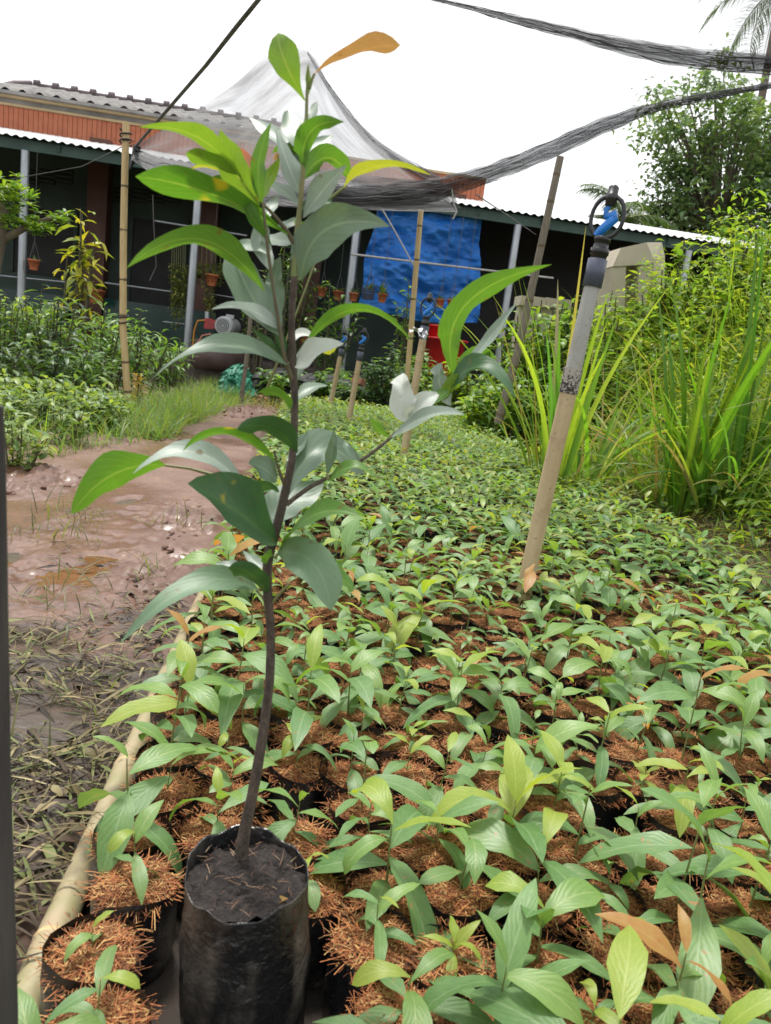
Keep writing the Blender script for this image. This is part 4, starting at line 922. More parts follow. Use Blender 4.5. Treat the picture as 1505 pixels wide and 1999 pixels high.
# loose cords
def cord(pts, r, mat, label):
    mb = MB(); P = [PY(*p) for p in pts]; mb.tube(P, r, 5); o = mb.build('cord', mat); tag(o, label, 'cord')
cord([(882, 368, 6.7), (886, 400, 6.7), (892, 412, 6.7), (884, 428, 6.7)], .007, M_ROPE, 'frayed net cord dangling above the blue tarp')
cord([(742, 402, 8.4), (770, 450, 8.3), (807, 518, 8.2)], .008, M_ROPE, 'pale cord slanting to the slim pole before the tarp')
cord([(930, 380, 7), (990, 420, 9), (1046, 458, 12.5)], .006, M_WIRE, 'thin wire running from the net to the shed roof')
cord([(262, 275, 7.5), (160, 325, 9), (20, 350, 10)], .004, M_WIRE, 'thin wire crossing from the pole to the left')
cord([(262, 290, 7.4), (330, 320, 8), (352, 345, 8.2)], .008, M_BLACKPL, 'black cord hanging loose from the net knot')
cord([(298, 380, 8), (300, 440, 8), (305, 520, 8), (292, 548, 8)], .005, M_WIRE, 'dark twine hanging down in front of the doorway')

# ================================================================== house with awning
house = thing('house', 'low house with terracotta fascia band, old grey roof and a long dark veranda', 'house', (-4, 16, 0))
bpy.context.view_layer.update()
HX0, HX1 = -15., 3.06
def hbox(name, x0, x1, y0, y1, z0, z1, mat, parent=house):
    mb = MB(); mb.box(((x0+x1)/2, (y0+y1)/2, (z0+z1)/2), (x1-x0, y1-y0, z1-z0)); o = mb.build(name, mat, smooth=False); return child(o, house) if parent is house else sub(o, parent)
def sub(o, parent):      # parent keeps identity world offset through the house
    o.parent = parent; o.matrix_parent_inverse = Matrix.Identity(4); return o
floor = hbox('veranda_floor', HX0, 12, 13.0, 16.0, -.1, .44, M_FLOORC)
wall = hbox('front_wall', HX0, HX1, 16.0, 16.3, 0, 4.0, M_WALLG)
hbox('side_wall', HX1-.3, HX1, 16.31, 22, 0, 4.43, M_WALLG)
hbox('shed_shade_wall', HX1+.003, 12.2, 16.0, 16.1, 0, 4.03, M_DARK)  # near-black sheet paints the darkness inside the open shed
hbox('shed_side', 12.0, 12.1, 13.4, 15.98, 0, 3.2, M_DARK)
hbox('wall_backing', HX0, HX1+.02, 16.02, 16.3, 4.0, 4.43, M_CREAM)
# vertical fascia tiles
mb = MB(); x = HX0
while x < HX1:
    mb.box((x+.042, 15.99, 4.235), (.080, .05+rnd.uniform(0, .004), .39)); x += .0875
o = mb.build('terracotta_tiles', M_TERRA, smooth=False); child(o, house); o['kind'] = 'stuff'
mb = MB(); y = 16.06
while y < 22: mb.box((HX1+.03, y, 4.235), (.05, .080, .39)); y += .0875
o = mb.build('terracotta_tiles', M_TERRA, smooth=False); child(o, house); o['kind'] = 'stuff'
hbox('fascia_ledge', HX0, HX1+.06, 15.93, 16.35, 4.432, 4.475, M_CREAM)
RX1 = PY(575, 262, 16).x
hbox('parapet', HX0, RX1, 15.97, 16.32, 4.478, 4.555, M_CONC)
hbox('cornice', HX0, RX1+.06, 15.86, 16.36, 4.558, 4.60, M_CREAM)
hbox('gutter', HX0, RX1+.1, 15.78, 16.40, 4.603, 4.655, M_CONC)
def corrugated(name, x0, x1, a, b, per, amp, mat, nseg=8, rows=4):
    n = int((x1-x0)/per*nseg); xs_ = np.linspace(x0, x1, n+1); V = []
    for k in range(rows+1):
        q = k/rows
        for x in xs_: V.append((x, a[0]+(b[0]-a[0])*q, a[1]+(b[1]-a[1])*q+amp*math.sin(6.283*x/per)))
    return child(mk(name, V, grid_faces(n+1, rows+1), mat), house)
roof = corrugated('roof', PY(66, 172, 20).x, RX1+.2, (15.84, 4.67), (20.2, 5.87), .30, .045, M_ROOFT)
mb = MB(); rx0 = PY(66, 172, 20).x
mb.tube([(rx0, 20.2, 5.9), (RX1+.2, 20.2, 5.9)], .07, 8)
x = rx0
while x < RX1: mb.tube([(x-.06, 20.2, 5.93), (x+.06, 20.2, 5.93)], .105, 8); x += .42
ridge = mb.build('ridge_cap', M_RIDGE); child(ridge, house)
mb = MB(); a, b, c_, d = PY(-60, 190, 17), PY(26, 168, 20), PY(62, 168, 20.2), PY(72, 196, 16.2)
mb.add([a, b, c_, d, PY(-60, 194, 16.2)], [(0, 1, 2, 3, 4)]); mb.tube([a+Vector((0, 0, .03)), b+Vector((0, 0, .03)), c_+Vector((0, 0, .03))], .09, 8)
child(mb.build('hip_roof', M_RIDGE), house)
awn = corrugated('awning', HX0, 12.2, (13.0, 3.37), (16.05, 4.06), .135, .014, M_METALROOF, 8, 3)
hbox('awning_beam', HX0, 12, 13.12, 13.2, 3.20, 3.355, M_GREENBEAM); hbox('awning_beam', HX0, 12, 14.5, 14.58, 3.52, 3.66, M_GREENBEAM)
for x in np.arange(-14, 12.5, 1.1): 
    mb = MB(); mb.box((x, 14.55, 3.62), (.05, 3.0, .09), Matrix.Rotation(math.atan2(.69, 3.05), 3, 'X')); child(mb.build('rafter', M_GREENBEAM, smooth=False), house)
for x in (-11.2, -7.8, -4.6, -1.98, .56, 3.2, 6.2, 9.0):
    mb = MB(); mb.tube([(x, 13.14, .44), (x, 13.14, 3.2)], .062, 14); child(mb.build('steel_post', M_STEEL, smooth=True), house)
for px in (185, 396, 600, 860):
    p = PY(px, 600, 15.6); hbox('column', p.x-.18, p.x+.18, 15.4, 15.76, .44, 4.0, M_BROWNP)
# vents over the doors; near-black boxes paint the shade in the recesses
for px in (60, 92, 126, 240, 272, 305, 338, 430, 462):
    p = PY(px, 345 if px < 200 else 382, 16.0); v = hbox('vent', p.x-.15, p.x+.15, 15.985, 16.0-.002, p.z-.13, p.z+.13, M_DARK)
    for k in range(3):
        mb = MB(); mb.box((p.x, 15.965, p.z-.09+.085*k), (.3, .035, .03)); o = mb.build('slat', M_WALLG, smooth=False); sub(o, v); o.matrix_parent_inverse = (Matrix.Translation(house.location)).inverted() if False else Matrix.Identity(4)
        o.parent = v; o.matrix_parent_inverse = Matrix.Translation(house.location).inverted() @ Matrix.Identity(4) if False else Matrix.Identity(4)
# framed doorways and window: near-black sheets on the wall paint their inside shade
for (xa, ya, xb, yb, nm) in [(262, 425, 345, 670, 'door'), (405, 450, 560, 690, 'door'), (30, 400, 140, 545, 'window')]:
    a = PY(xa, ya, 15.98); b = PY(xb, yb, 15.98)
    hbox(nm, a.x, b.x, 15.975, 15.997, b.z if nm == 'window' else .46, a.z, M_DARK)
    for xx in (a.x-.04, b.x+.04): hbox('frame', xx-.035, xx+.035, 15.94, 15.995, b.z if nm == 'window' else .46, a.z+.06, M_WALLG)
# low teal panels, rails and conduits on the veranda
a = PY(-40, 545, 14.8); b = PY(130, 600, 14.8); hbox('panel', a.x, b.x, 14.8, 15.1, .45, a.z-.1, M_TEAL)
a = PY(205, 560, 14.9); b = PY(420, 640, 14.9); hbox('panel', a.x, b.x, 14.9, 15.2, .45, a.z-.2, M_TEAL)
def rail(pts, r, mat=M_STEEL):
    mb = MB(); mb.tube([PY(*p) for p in pts], r, 6); child(mb.build('rail', mat), house)
rail([(-30, 535, 14.7), (132, 551, 14.7)], .018); rail([(205, 552, 14.8), (340, 570, 14.8)], .018); rail([(302, 431, 13.9), (482, 460, 13.9)], .018)
rail([(318, 628, 14.2), (372, 634, 14.2)], .015); rail([(685, 496, 12.9), (860, 517, 12.9), (1080, 543, 12.9)], .017, M_ROPE)
rail([(400, 572, 14.0), (500, 588, 14.0)], .01)
# two lit lamps seen through the doorway
m, ntl = newmat('small_lamp'); outp(ntl, nd(ntl, 'ShaderNodeEmission', {'Color': (1, .97, .9, 1), 'Strength': 2.5}))
for (x, y) in ((361, 450), (361, 456)):
    p = PY(x, y, 15.9); mb = MB(); mb.box(p, (.035, .03, .03)); o = mb.build('lamp', m); tag(o, 'upper of two tiny lights glowing in the dark doorway' if y == 450 else 'lower of two tiny lights glowing in the dark doorway', 'lamp')

# blue tarp
def tarp():
    n, m_ = 70, 60; V = []
    tl, tr, br, bl = PY(737, 398, 13.3), PY(944, 416, 13.3), PY(932, 630, 13.35), PY(698, 592, 13.35)
    for j in range(m_):
        q = j/(m_-1)
        for i in range(n):
            s = i/(n-1); p = tl.lerp(tr, s).lerp(bl.lerp(br, s), q)
            p = p+Vector((0, 0, -.12*math.sin(s*3.14)*q*q-.06*math.sin(s*3.14)*(1-q)*0))
            w_ = .16*math.sin(s*7+q*4)+.09*math.sin(q*14+s*5+2*math.sin(s*6))+.05*math.sin(q*27-s*8+3*math.sin(s*9))
            p.y += w_*.5; p.x += .03*math.sin(q*9)*(1-s)-.02*math.sin(q*7)*s; V.append(tuple(p))
    V = np.array(V); ii = np.arange(n*m_); V[:, 1] += .14*(fbm(ii % n*.22, ii//n*.5, 4, 71)-.5)
    mm, nt = newmat('blue_tarp'); co = objco(nt); st = nd(nt, 'ShaderNodeMapping', {'Vector': co, 'Scale': (1, 1, 2.6)}).outputs[0]
    n1 = noise(nt, 2.2, 5, st); n2 = noise(nt, 7, 5, st, .6)
    col = mixc(nt, mrange(nt, n1, .35, .65), (.015, .16, .60), (.025, .23, .74)); col = mixc(nt, mrange(nt, n2, .62, .85, 0, .2), col, (.16, .24, .40))
    p = nd(nt, 'ShaderNodeBsdfPrincipled', {'Base Color': col, 'Roughness': .42}); b = nd(nt, 'ShaderNodeBump', {'Height': n2, 'Strength': .6, 'Distance': .05})
    nt.links.new(b.outputs[0], p.inputs['Normal']); t = nd(nt, 'ShaderNodeBsdfTranslucent', {'Color': col})
    outp(nt, nd(nt, 'ShaderNodeMixShader', {0: .2, 1: p, 2: t}))
    o = mk('tarpaulin', V, grid_faces(n, m_), mm); tag(o, 'wrinkled blue tarpaulin hung under the veranda roof', 'tarpaulin')
tarp()

# hanging pots
def hang_pot(px, py, wpx, Yd, label, basket=False, plant=14, tints=((.10, .20, .05), (.18, .26, .06)), L=.16):
    p = PY(px, py, Yd); k = pxm(p); r = wpx*k/2; t = thing('hanging_pot', label, 'hanging pot', p, 'pots hanging under the veranda')
    h = r*1.7
    if not basket:
        mb = MB(); mb.lathe([(r*.62, -h/2), (r*.95, h*.35), (r*1.05, h*.36), (r*1.05, h*.5), (r*.9, h*.5), (r*.8, h*.2)], 14); mb.lathe([(0.001, -h/2), (r*.62, -h/2)], 14); mb.build('pot', M_POT, t)
        for a in np.arange(0, 6.28, .9):
            for zz in (-.12, .18):
                rr = r*(.79+.2*zz)*1.02; mb = MB(); mb.lathe([(.001, 0), (r*.11, 0)], 7, Matrix.Translation((rr*math.cos(a+zz*3), rr*math.sin(a+zz*3), h*zz)) @ Matrix.Rotation(a+zz*3, 4, 'Z') @ Matrix.Rotation(math.pi/2-.15, 4, 'Y')); mb.build('drain_hole', M_HOLE, t)
    else:
        mb = MB()
        for a in np.arange(0, 6.28, .42): mb.tube([(r*.75*math.cos(a), r*.75*math.sin(a), -h/2), (r*math.cos(a), r*math.sin(a), h/2)], .005, 4)
        for q in np.linspace(-.5, .5, 5): rr = r*(.875+.25*q); mb.tube([(rr*math.cos(a), rr*math.sin(a), h*q) for a in np.linspace(0, 6.283, 17)], .005, 4)
        mb.build('wire_basket', M_WIRE, t)
    mb = MB(); top = 3.25-p.z
    for a in (0, 2.1, 4.2): mb.tube([(r*.95*math.cos(a), r*.95*math.sin(a), h*.48), (0, 0, h*.5+r*3)], .004, 4)
    mb.tube([(0, 0, h*.5+r*3), (0, 0, max(top, h*.5+r*3.2))], .004, 4); mb.build('hanger', M_WIRE, t)
    if plant:
        n = plant; v, f, u, nv = leaves(np.stack([(rng.random(n)-.5)*r, (rng.random(n)-.5)*r, np.full(n, h*.42)], 1), rng.random(n)*6.28, .5+rng.random(n), .6+1.6*rng.random(n), L*(.6+.7*rng.random(n)), .035, S=5, prof='blade')
        mk('plant', v, f, M_FOL, t, uv=u, tint=tintrep(rtint(n, tints), nv))
hang_pot(66, 517, 23, 13.0, 'terracotta pot with a dry twig hung near the left steel post', plant=3)
hang_pot(413, 547, 26, 13.4, 'terracotta pot hung among golden vines right of the second post')
hang_pot(629, 570, 20, 13.5, 'terracotta pot hung behind the thin green stick')
hang_pot(660, 577, 21, 13.4, 'terracotta pot just left of the third steel post')
hang_pot(690, 580, 19, 12.9, 'terracotta pot just right of the third steel post', plant=5)
hang_pot(719, 574, 24, 12.9, 'wire basket hung at the left end of the tarp', True, 16)
hang_pot(746, 582, 20, 12.8, 'leafy pot in front of the lower left of the tarp', plant=34, L=.22)
hang_pot(859, 592, 18, 12.8, 'left of two orange pots beside the second sprinkler head')
hang_pot(882, 594, 20, 12.8, 'right of two orange pots before the tarp', plant=10)
hang_pot(905, 600, 22, 12.8, 'wire basket hung at the right end of the tarp', True, 10)
# seated pots on the ledge
for (x, y, lb) in ((187, 576, 'orange saucer pot on the veranda ledge behind the left shrubs'), (600, 655, 'square red brown planter standing under the patio shrub')):
    p = PY(x, y, 14.4); mb = MB(); r = .15; t = thing('planter', lb, 'planter', p); mb.lathe([(r*.7, -.14), (r, .06), (r*1.08, .06), (r*1.08, .1), (r*.9, .1), (r*.85, .02)], 14); mb.build('pot', M_POT, t)
    v, f, u, nv = leaves(np.tile([[0, 0, .05]], (16, 1)), rng.random(16)*6.28, .4+rng.random(16), 1., .25, .05, S=4); mk('plant', v, f, M_FOL, t, uv=u, tint=tintrep(rtint(16, [(.05, .12, .04)]), nv))

# compressor
cp = PY(425, 680, 12.6); cmp_ = thing('air_compressor', 'air compressor with red pump, grey motor and rusty brown tank on the veranda edge', 'compressor', cp); k = pxm(cp)
def crel(x, y, dy=0.): return PY(x, y, 12.6+dy)-cp
M_TANK = mat_simple('tank_paint', (.16, .11, .11), (.10, .06, .055), 6, .45); M_MOTOR = mat_simple('motor_grey', (.42, .44, .46), (.34, .35, .37), 8, .45, metal=.2); M_PUMP = mat_simple('pump_red', (.42, .02, .02), (.2, .02, .02), 12, .4)
a, b = crel(378, 690, 0), crel(470, 700, .3); ax = (b-a).normalized(); mb = MB(); rr = 30*k
mb.tube([a-ax*.06, a-ax*.02, a+ax*.05, b-ax*.05, b+ax*.02, b+ax*.06], [rr*.35, rr*.75, rr, rr, rr*.75, rr*.35], 20); mb.build('tank', M_TANK, cmp_)
mb = MB(); mb.box(crel(424, 655, .1), (1.05*80*k, .26, .03), Matrix.Rotation(-.0, 3, 'Y')); mb.build('deck', M_DARK, cmp_, smooth=False)
m_ = crel(444, 637, .0); mb = MB(); mb.tube([m_+Vector((-.05, -.17, 0)), m_+Vector((-.05, -.14, 0)), m_+Vector((.0, .0, 0)), m_+Vector((.08, .16, 0))], [.125, .145, .145, .13], 20); mot = mb.build('motor', M_MOTOR, cmp_)
mb = MB(); mb.box(m_+Vector((.03, .0, .15)), (.12, .14, .06)); sub(mb.build('terminal_box', M_MOTOR, smooth=False), mot)
for q in (.03, .06, .09):
    mb = MB(); c_ = m_+Vector((-.055, -.173, 0)); mb.tube([c_+Vector((q*math.cos(a), 0, q*math.sin(a))) for a in np.linspace(0, 6.283, 15)], .005, 4); sub(mb.build('fan_grille', M_DARK), mot)
for (x, y, w_, h_) in ((408, 632, .14, .16), (420, 634, .12, .13), (428, 640, .1, .1)):
    mb = MB(); mb.box(crel(x, y, .05), (w_, .16, h_), taper=.8); mb.build('pump_cylinder', M_PUMP, cmp_, smooth=False)
mb = MB(); mb.tube([crel(404, 622, .05), crel(404, 608, .05)], .035, 8); mb.build('air_filter', M_STEEL, cmp_)
mb = MB(); mb.tube([crel(400, 625, -.1), crel(386, 626, -.1), crel(379, 645, -.1), crel(375, 690, -.1)], .012, 6); mb.build('hose', mat_simple('orange_hose', (.6, .25, .02), None, 5, .4), cmp_)
mb = MB(); mb.tube([crel(412, 652, -.2), crel(395, 655, -.2), crel(380, 680, -.2)], .014, 6); mb.build('hose', mat_simple('pink_hose', (.5, .2, .15), None, 5, .4), cmp_)
# pile of green net, pile of black net, bricks, red basins
def heap(name, label, cat, pts, Yd, mat, seed, bumps=.12):
    n, m_ = 90, 36; P = spl([(x, y, Yd) for x, y in pts], n); V = []
    base = [PY(x, y, Yd) for x, y, _ in P]; zg = .02
    for j in range(m_):
        a = math.pi*j/(m_-1)
        for i, b in enumerate(base):
            hh = b.z-zg; q = fbm(np.array([i*.27+seed]), np.array([j*.35+seed]), 5, seed, .7)[0]-.5
            V.append((b.x+q*bumps, b.y-math.cos(a)*.45*(.4+hh)+q*bumps, zg+max(hh, .02)*math.sin(a)*(1+q*.5)))
    o = mk(name, V, grid_faces(n, m_)[:, ::-1], mat); return tag(o, label, cat)
heap('net_pile', 'bunched bright green netting lying at the end of the path', 'netting', [(424, 772), (432, 745), (444, 722), (462, 712), (480, 732), (496, 772)], 10.4, M_GREENNET, 5, .3)
heap('net_pile', 'dark heap of rolled black netting behind the far end of the bed', 'netting', [(476, 775), (490, 735), (530, 722), (580, 730), (640, 736), (690, 752), (740, 778)], 11.0, M_BLACKNET, 9, .5)
for i, (x, y, lb) in enumerate(((487, 773, 'broken reddish brick beside the grey stick'), (512, 780, 'brown brick piece at the far bed end'), (700, 745, 'orange brown brick heaped behind the third sprinkler'))):
    p = PY(x, y, 10.3); mb = MB(); mb.box(p, (.16, .10, .08), Matrix.Rotation(.4+i, 3, 'Z') @ Matrix.Rotation(.3, 3, 'X')); tag(mb.build('brick', mat_simple('brick%d' % i, (.30, .13, .08), (.2, .09, .06), 9, .85), smooth=False), lb, 'brick')
for (x, y, r, lb) in ((864, 660, .26, 'upright red plastic tub under the blue tarp'), (868, 690, .32, 'wide red plastic basin in front of the tub'), (836, 672, .16, 'small red plastic pail left of the tub')):
    p = PY(x, y, 12.3 if r != .32 else 12.0); mb = MB(); mb.lathe([(r*.75, -r*1.1), (r*.95, r*.6), (r*1.06, r*.6), (r*1.06, r*.7), (r*.92, r*.7), (r*.72, -r*.9)], 20); mb.lathe([(.001, -r*1.05), (r*.75, -r*1.1)], 20)
    t = thing('basin', lb, 'basin', p); mb.build('bowl', M_RED, t)

# concrete gate block and low wall at the right
p = PY(1245, 610, 8.6); k = pxm(p); gb = thing('concrete_gatepost', 'beige rendered concrete gatepost with chamfered top standing in the weeds', 'gatepost', (p.x, p.y, .5))
def grel(x, y, Yd): q = PY(x, y, Yd); return (q.x-p.x, q.y-p.y, q.z-.5)
def slab(name, pts, y0, y1, extra=0.):
    n = len(pts); fr = [grel(x, y, y0) for x, y in pts]; bk = [(a, b+(y1-y0), c) for a, b, c in fr]
    mb = MB(); mb.add(fr+bk, [tuple(range(n))]+[tuple(range(2*n-1, n-1, -1))]+[(i, n+i, n+(i+1) % n, (i+1) % n) for i in range(n)]); return mb.build(name, M_BEIGE, gb, smooth=False)
slab('cap', [(1196, 520), (1212, 484), (1262, 473), (1276, 506), (1270, 516)], 8.5, 8.95)
slab('leg', [(1180, 780), (1196, 521), (1222, 519), (1212, 780)], 8.52, 8.93); slab('leg', [(1240, 780), (1247, 518), (1275, 515), (1270, 780)], 8.52, 8.93)
mb = MB(); a = grel(1276, 506, 8.5); b = grel(1298, 500, 8.75); c_ = grel(1292, 473, 8.75); d = grel(1262, 473, 8.5); e = grel(1290, 780, 8.75); f_ = grel(1271, 780, 8.5)
back = lambda v: (v[0], v[1]+.4, v[2])
mb.add([a, b, c_, d, e, f_]+[back(v) for v in (a, b, c_, d, e, f_)], [(0, 1, 2, 3), (5, 4, 1, 0), (1, 4, 10, 7), (1, 7, 8, 2), (3, 2, 8, 9)]); mb.build('side_block', M_BEIGE, gb, smooth=False)
lw = thing('low_wall', 'low beige capped wall behind the leaning bamboo pole', 'wall', PY(1010, 600, 9.4)); bpy.context.view_layer.update()
A, B_ = PY(1012, 592, 9.4), PY(1112, 600, 9.4)
mb = MB(); mb.box(((A+B_)/2-lw.location)+Vector((0, .1, -.5)), (B_.x-A.x-.06, .16, .95)); mb.build('wall', M_BEIGE, lw, smooth=False)
for i in range(4):
    q = A.lerp(B_, (i+.5)/4); mb = MB(); mb.box(q-lw.location+Vector((0, .08, .03)), ((B_.x-A.x)/4-.006, .30, .11)); mb.build('coping_block', M_BEIGE, lw, smooth=False)

# ================================================================== vegetation
def shrub(name, label, cat, base, h, spread, nst=6, per=26, L=.10, W=.034, tints=((.06, .14, .04),), wts=None, group=None, prof='lance', el=(.0, .9), droop=(.3, 1.3), mat=None, S=3, lo=.15, stem=M_SHRUBSTEM, lean=.5):
    t = thing(name, label, cat, base, group); P = []; AZ = []; mb = MB(); TT = []
    for s in range(nst):
        a = rnd.random()*6.283; rr = spread*math.sqrt(rnd.random()); hh = h*rnd.uniform(.65, 1.)*(1-.25*(rr/spread)**2)
        p0 = Vector((rr*.4*math.cos(a), rr*.4*math.sin(a), -.03)); p1 = Vector((rr*math.cos(a), rr*math.sin(a), hh)); md = p0.lerp(p1, .5)+Vector((rnd.uniform(-.1, .1)*h*.3, rnd.uniform(-.1, .1)*h*.3, .05*h))
        mb.tube([p0, md, p1], [.012*h+.002, .008*h+.0015, .003*h+.001], 5)
        for i in range(per):
            q = lo+(1-lo)*(i+rnd.random())/per; p = p0*(1-q)**2+md*(2*q*(1-q))+p1*q*q
            P.append(p+Vector((rnd.uniform(-1, 1), rnd.uniform(-1, 1), rnd.uniform(-1, 1)))*(L*.35)); AZ.append(i*2.4+rnd.random()); TT.append(q)
    n = len(P); mb.build('stem', stem, t)
    v, f, u, nv = leaves(P, AZ, el[0]+(el[1]-el[0])*rng.random(n), droop[0]+(droop[1]-droop[0])*rng.random(n), L*(.6+.7*rng.random(n)), W*(.7+.6*rng.random(n)), roll=(rng.random(n)-.5)*.8, S=S, prof=prof)
    tt = rtint(n, tints, wts, .2); 
    mk('foliage', v, f, mat or M_FOL, t, uv=u, tint=tintrep(tt, nv)); return t
def gz(x, y): return float(ground_h(np.array([x]), np.array([y]))[0])-.02
DK = ((.05, .115, .05), (.085, .17, .07), (.14, .23, .10)); LG = ((.15, .29, .05), (.24, .38, .055), (.34, .44, .06)); MG = ((.09, .205, .05), (.14, .27, .06), (.20, .34, .07))
# left: saplings in rows, dark below, fresh above
LS = [(-2.75, 7.0, .62, DK), (-3.2, 7.3, .7, DK), (-3.7, 7.2, .75, DK), (-2.35, 7.5, .6, DK), (-2.1, 7.9, .55, MG), (-4.2, 7.6, .8, MG), (-3.0, 8.0, .8, MG), (-3.5, 8.2, .85, LG), (-2.55, 8.3, .85, DK), (-4.1, 8.4, .9, LG), (-4.7, 8.2, .95, LG),
      (-2.2, 8.8, .85, MG), (-2.9, 9.0, .95, LG), (-3.5, 9.2, .95, LG), (-4.2, 9.3, .95, LG), (-4.9, 9.2, 1.0, LG), (-2.0, 9.6, .9, MG), (-2.6, 9.9, .95, MG), (-3.3, 10.2, .9, MG), (-4.1, 10.4, .95, LG), (-5.0, 10.3, 1.0, MG), (-1.75, 10.4, .75, MG), (-2.3, 10.8, .85, MG)]
LN = ['dark leafy sapling at the front of the left thicket', 'dark sapling with pale shiny leaves beside it', 'dark sapling at the left frame edge', 'dark low sapling behind the bamboo pole foot', 'green sapling just left of the bamboo pole', 'green sapling at the left edge behind the dark ones', 'taller green sapling in the middle of the thicket',
      'yellow green sapling in the middle of the thicket', 'dark tall sapling left of the bamboo pole', 'yellow green sapling near the left edge', 'bushy yellow green sapling at the far left edge', 'green sapling with narrow leaves behind the bamboo pole', 'fresh green sapling behind the dark group', 'fresh green sapling left of centre in the back rows', 'fresh green sapling in the back row near the edge',
      'fresh green sapling at the frame edge below the bonsai', 'narrow leaved green sapling right of the bamboo pole', 'green sapling behind the bamboo pole top of the thicket', 'green sapling at the rear of the thicket', 'light green sapling at the rear left', 'green sapling at the rear by the left post', 'narrow leaved low sapling at the right end of the thicket', 'green sapling at the right rear end of the thicket']
for (x, y, h, tn), lb in zip(LS, LN):
    shrub('sapling_shrub', lb, 'shrub', (x, y, gz(x, y)), h*1.2, .38, 12, 24, .15 if tn is not MG else .17, .042 if tn is not MG else .034, tn, None, 'saplings in the left thicket', el=(-.1, .9), droop=(.4, 1.4))
# low seedlings in front of them
LOWP = []
for i in range(90):
    x = -1.5-rnd.random()*2.0; y = 4.25+rnd.random()*2.6+(-x-1.5)*.25
    if in_view((x, y, .2), 40): LOWP.append((to_px((x, y, .2))[0], x, y))
LOWP.sort()
for i, (_, x, y) in enumerate(LOWP):
    shrub('young_plant', 'small pale nursery plant, %s from the left among the low plants by the path' % ordn(i+1), 'plant', (x, y, gz(x, y)), .36, .16, 6, 16, .10, .036, ((.20, .31, .10), (.31, .40, .12), (.14, .24, .08)), None, 'low plants by the path')
shrub('yellow_shrub', 'tall slim plant with yellow narrow leaves before the veranda', 'shrub', PY(150, 600, 11.6)-Vector((0, 0, 1.0)), 2.5, .30, 6, 17, .30, .075, ((.50, .46, .06), (.44, .45, .06), (.30, .38, .06)), None, None, lo=.45, el=(-.4, .6))
p = PY(130, 660, 9.2); shrub('sapling_shrub', 'single taller sapling with upright bright top leaves in the left thicket', 'shrub', (p.x, p.y, .1), 1.15, .08, 1, 16, .26, .06, ((.22, .34, .04), (.10, .18, .06)), None, None, el=(.2, 1.1))
p = PY(272, 765, 8.0); shrub('orange_flower', 'small plant with orange yellow flowers beside the bamboo pole', 'flower', (p.x, p.y, .06), .38, .09, 5, 12, .07, .024, ((.60, .30, .02), (.55, .38, .03), (.2, .28, .05)), None, None)
# rosette leaved bonsai tree at the left edge
bt = thing('bonsai_tree', 'gnarled bonsai tree with leaf rosettes cut by the left edge', 'tree', PY(-30, 640, 8.2)-Vector((0, 0, .75))); bpy.context.view_layer.update()
def brel(x, y, dy=0): return PY(x, y, 8.2+dy)-bt.location
mb = MB(); mb.tube([Vector((0, 0, -.1)), brel(-26, 560), brel(-12, 500), brel(2, 450), brel(5, 410), brel(-20, 380)], [.11, .10, .09, .075, .06, .03], 10, jit=.2); mb.tube([brel(0, 470), brel(35, 452), brel(60, 440), brel(100, 425), brel(130, 412)], [.05, .035, .03, .02, .008], 8, jit=.2); mb.build('trunk', M_TRUNK, bt)
P = []; 
for (x, y, sx, sy, n) in ((25, 395, 42, 26, 26), (10, 365, 40, 20, 16), (70, 440, 46, 22, 34), (112, 425, 26, 14, 14), (5, 425, 26, 20, 12), (-30, 390, 30, 30, 12)):
    for i in range(n): P.append(brel(x+rnd.gauss(0, sx*.45), y+rnd.gauss(0, sy*.45), rnd.uniform(-.3, .3)))
P2 = []; AZ = []; 
for q in P:
    for i in range(9): P2.append(q); AZ.append(i*2.4+q.x*9)
n = len(P2); v, f, u, nv = leaves(P2, AZ, .2+.7*rng.random(n), .3+.8*rng.random(n), .10*(.7+.5*rng.random(n)), .034, S=3, prof='obov'); mk('crown', v, f, M_FOL, bt, uv=u, tint=tintrep(rtint(n, ((.08, .19, .03), (.16, .29, .04), (.24, .36, .05))), nv))

# veranda plants
def vine(label, x0, x1, y0, y1, Yd, n, tints, L=.07):
    X = rng.uniform(x0, x1, n); Yp = y0+(y1-y0)*rng.random(n)**.8*(.55+.45*np.sin(X*.9)**2); P = [PY(a, b, Yd+rnd.uniform(-.12, .12)) for a, b in zip(X, Yp)]
    t = thing('hanging_vine', label, 'vine', P[0]); P = [p-t.location for p in P]
    v, f, u, nv = leaves(P, rng.random(n)*6.28, -.6+rng.random(n), .6, L*(.6+.7*rng.random(n)), L*.5, S=3, prof='ell'); mk('foliage', v, f, M_FOL, t, uv=u, tint=tintrep(rtint(n, tints), nv))
    mb = MB()
    for k in range(7): x = x0+(x1-x0)*(k+.5)/7; mb.tube([PY(x, y0-40, Yd)-t.location, PY(x-2, (y0+y1)/2, Yd)-t.location, PY(x, y0+(y1-y0)*rnd.uniform(.6, .95), Yd)-t.location], .005, 4)
    mb.build('stem', M_STEM, t)
GOLD = ((.20, .24, .06), (.30, .30, .07), (.10, .16, .05))
vine('golden green vine hanging left of the second steel post', 334, 364, 515, 640, 13.3, 620, GOLD); vine('golden vine trailing over the brown column', 372, 436, 512, 560, 13.5, 420, GOLD); vine('thin vine strand hanging beside the brown column', 400, 420, 560, 625, 13.5, 140, GOLD)
shrub('patio_shrub', 'dense dark potted shrub with bright top behind the sapling stem', 'shrub', PY(552, 700, 12.4)-Vector((0, 0, .1)), 2.25, .42, 14, 60, .13, .036, ((.035, .085, .025), (.06, .13, .03), (.20, .34, .03)), [.5, .36, .14], None, el=(-.6, .6))
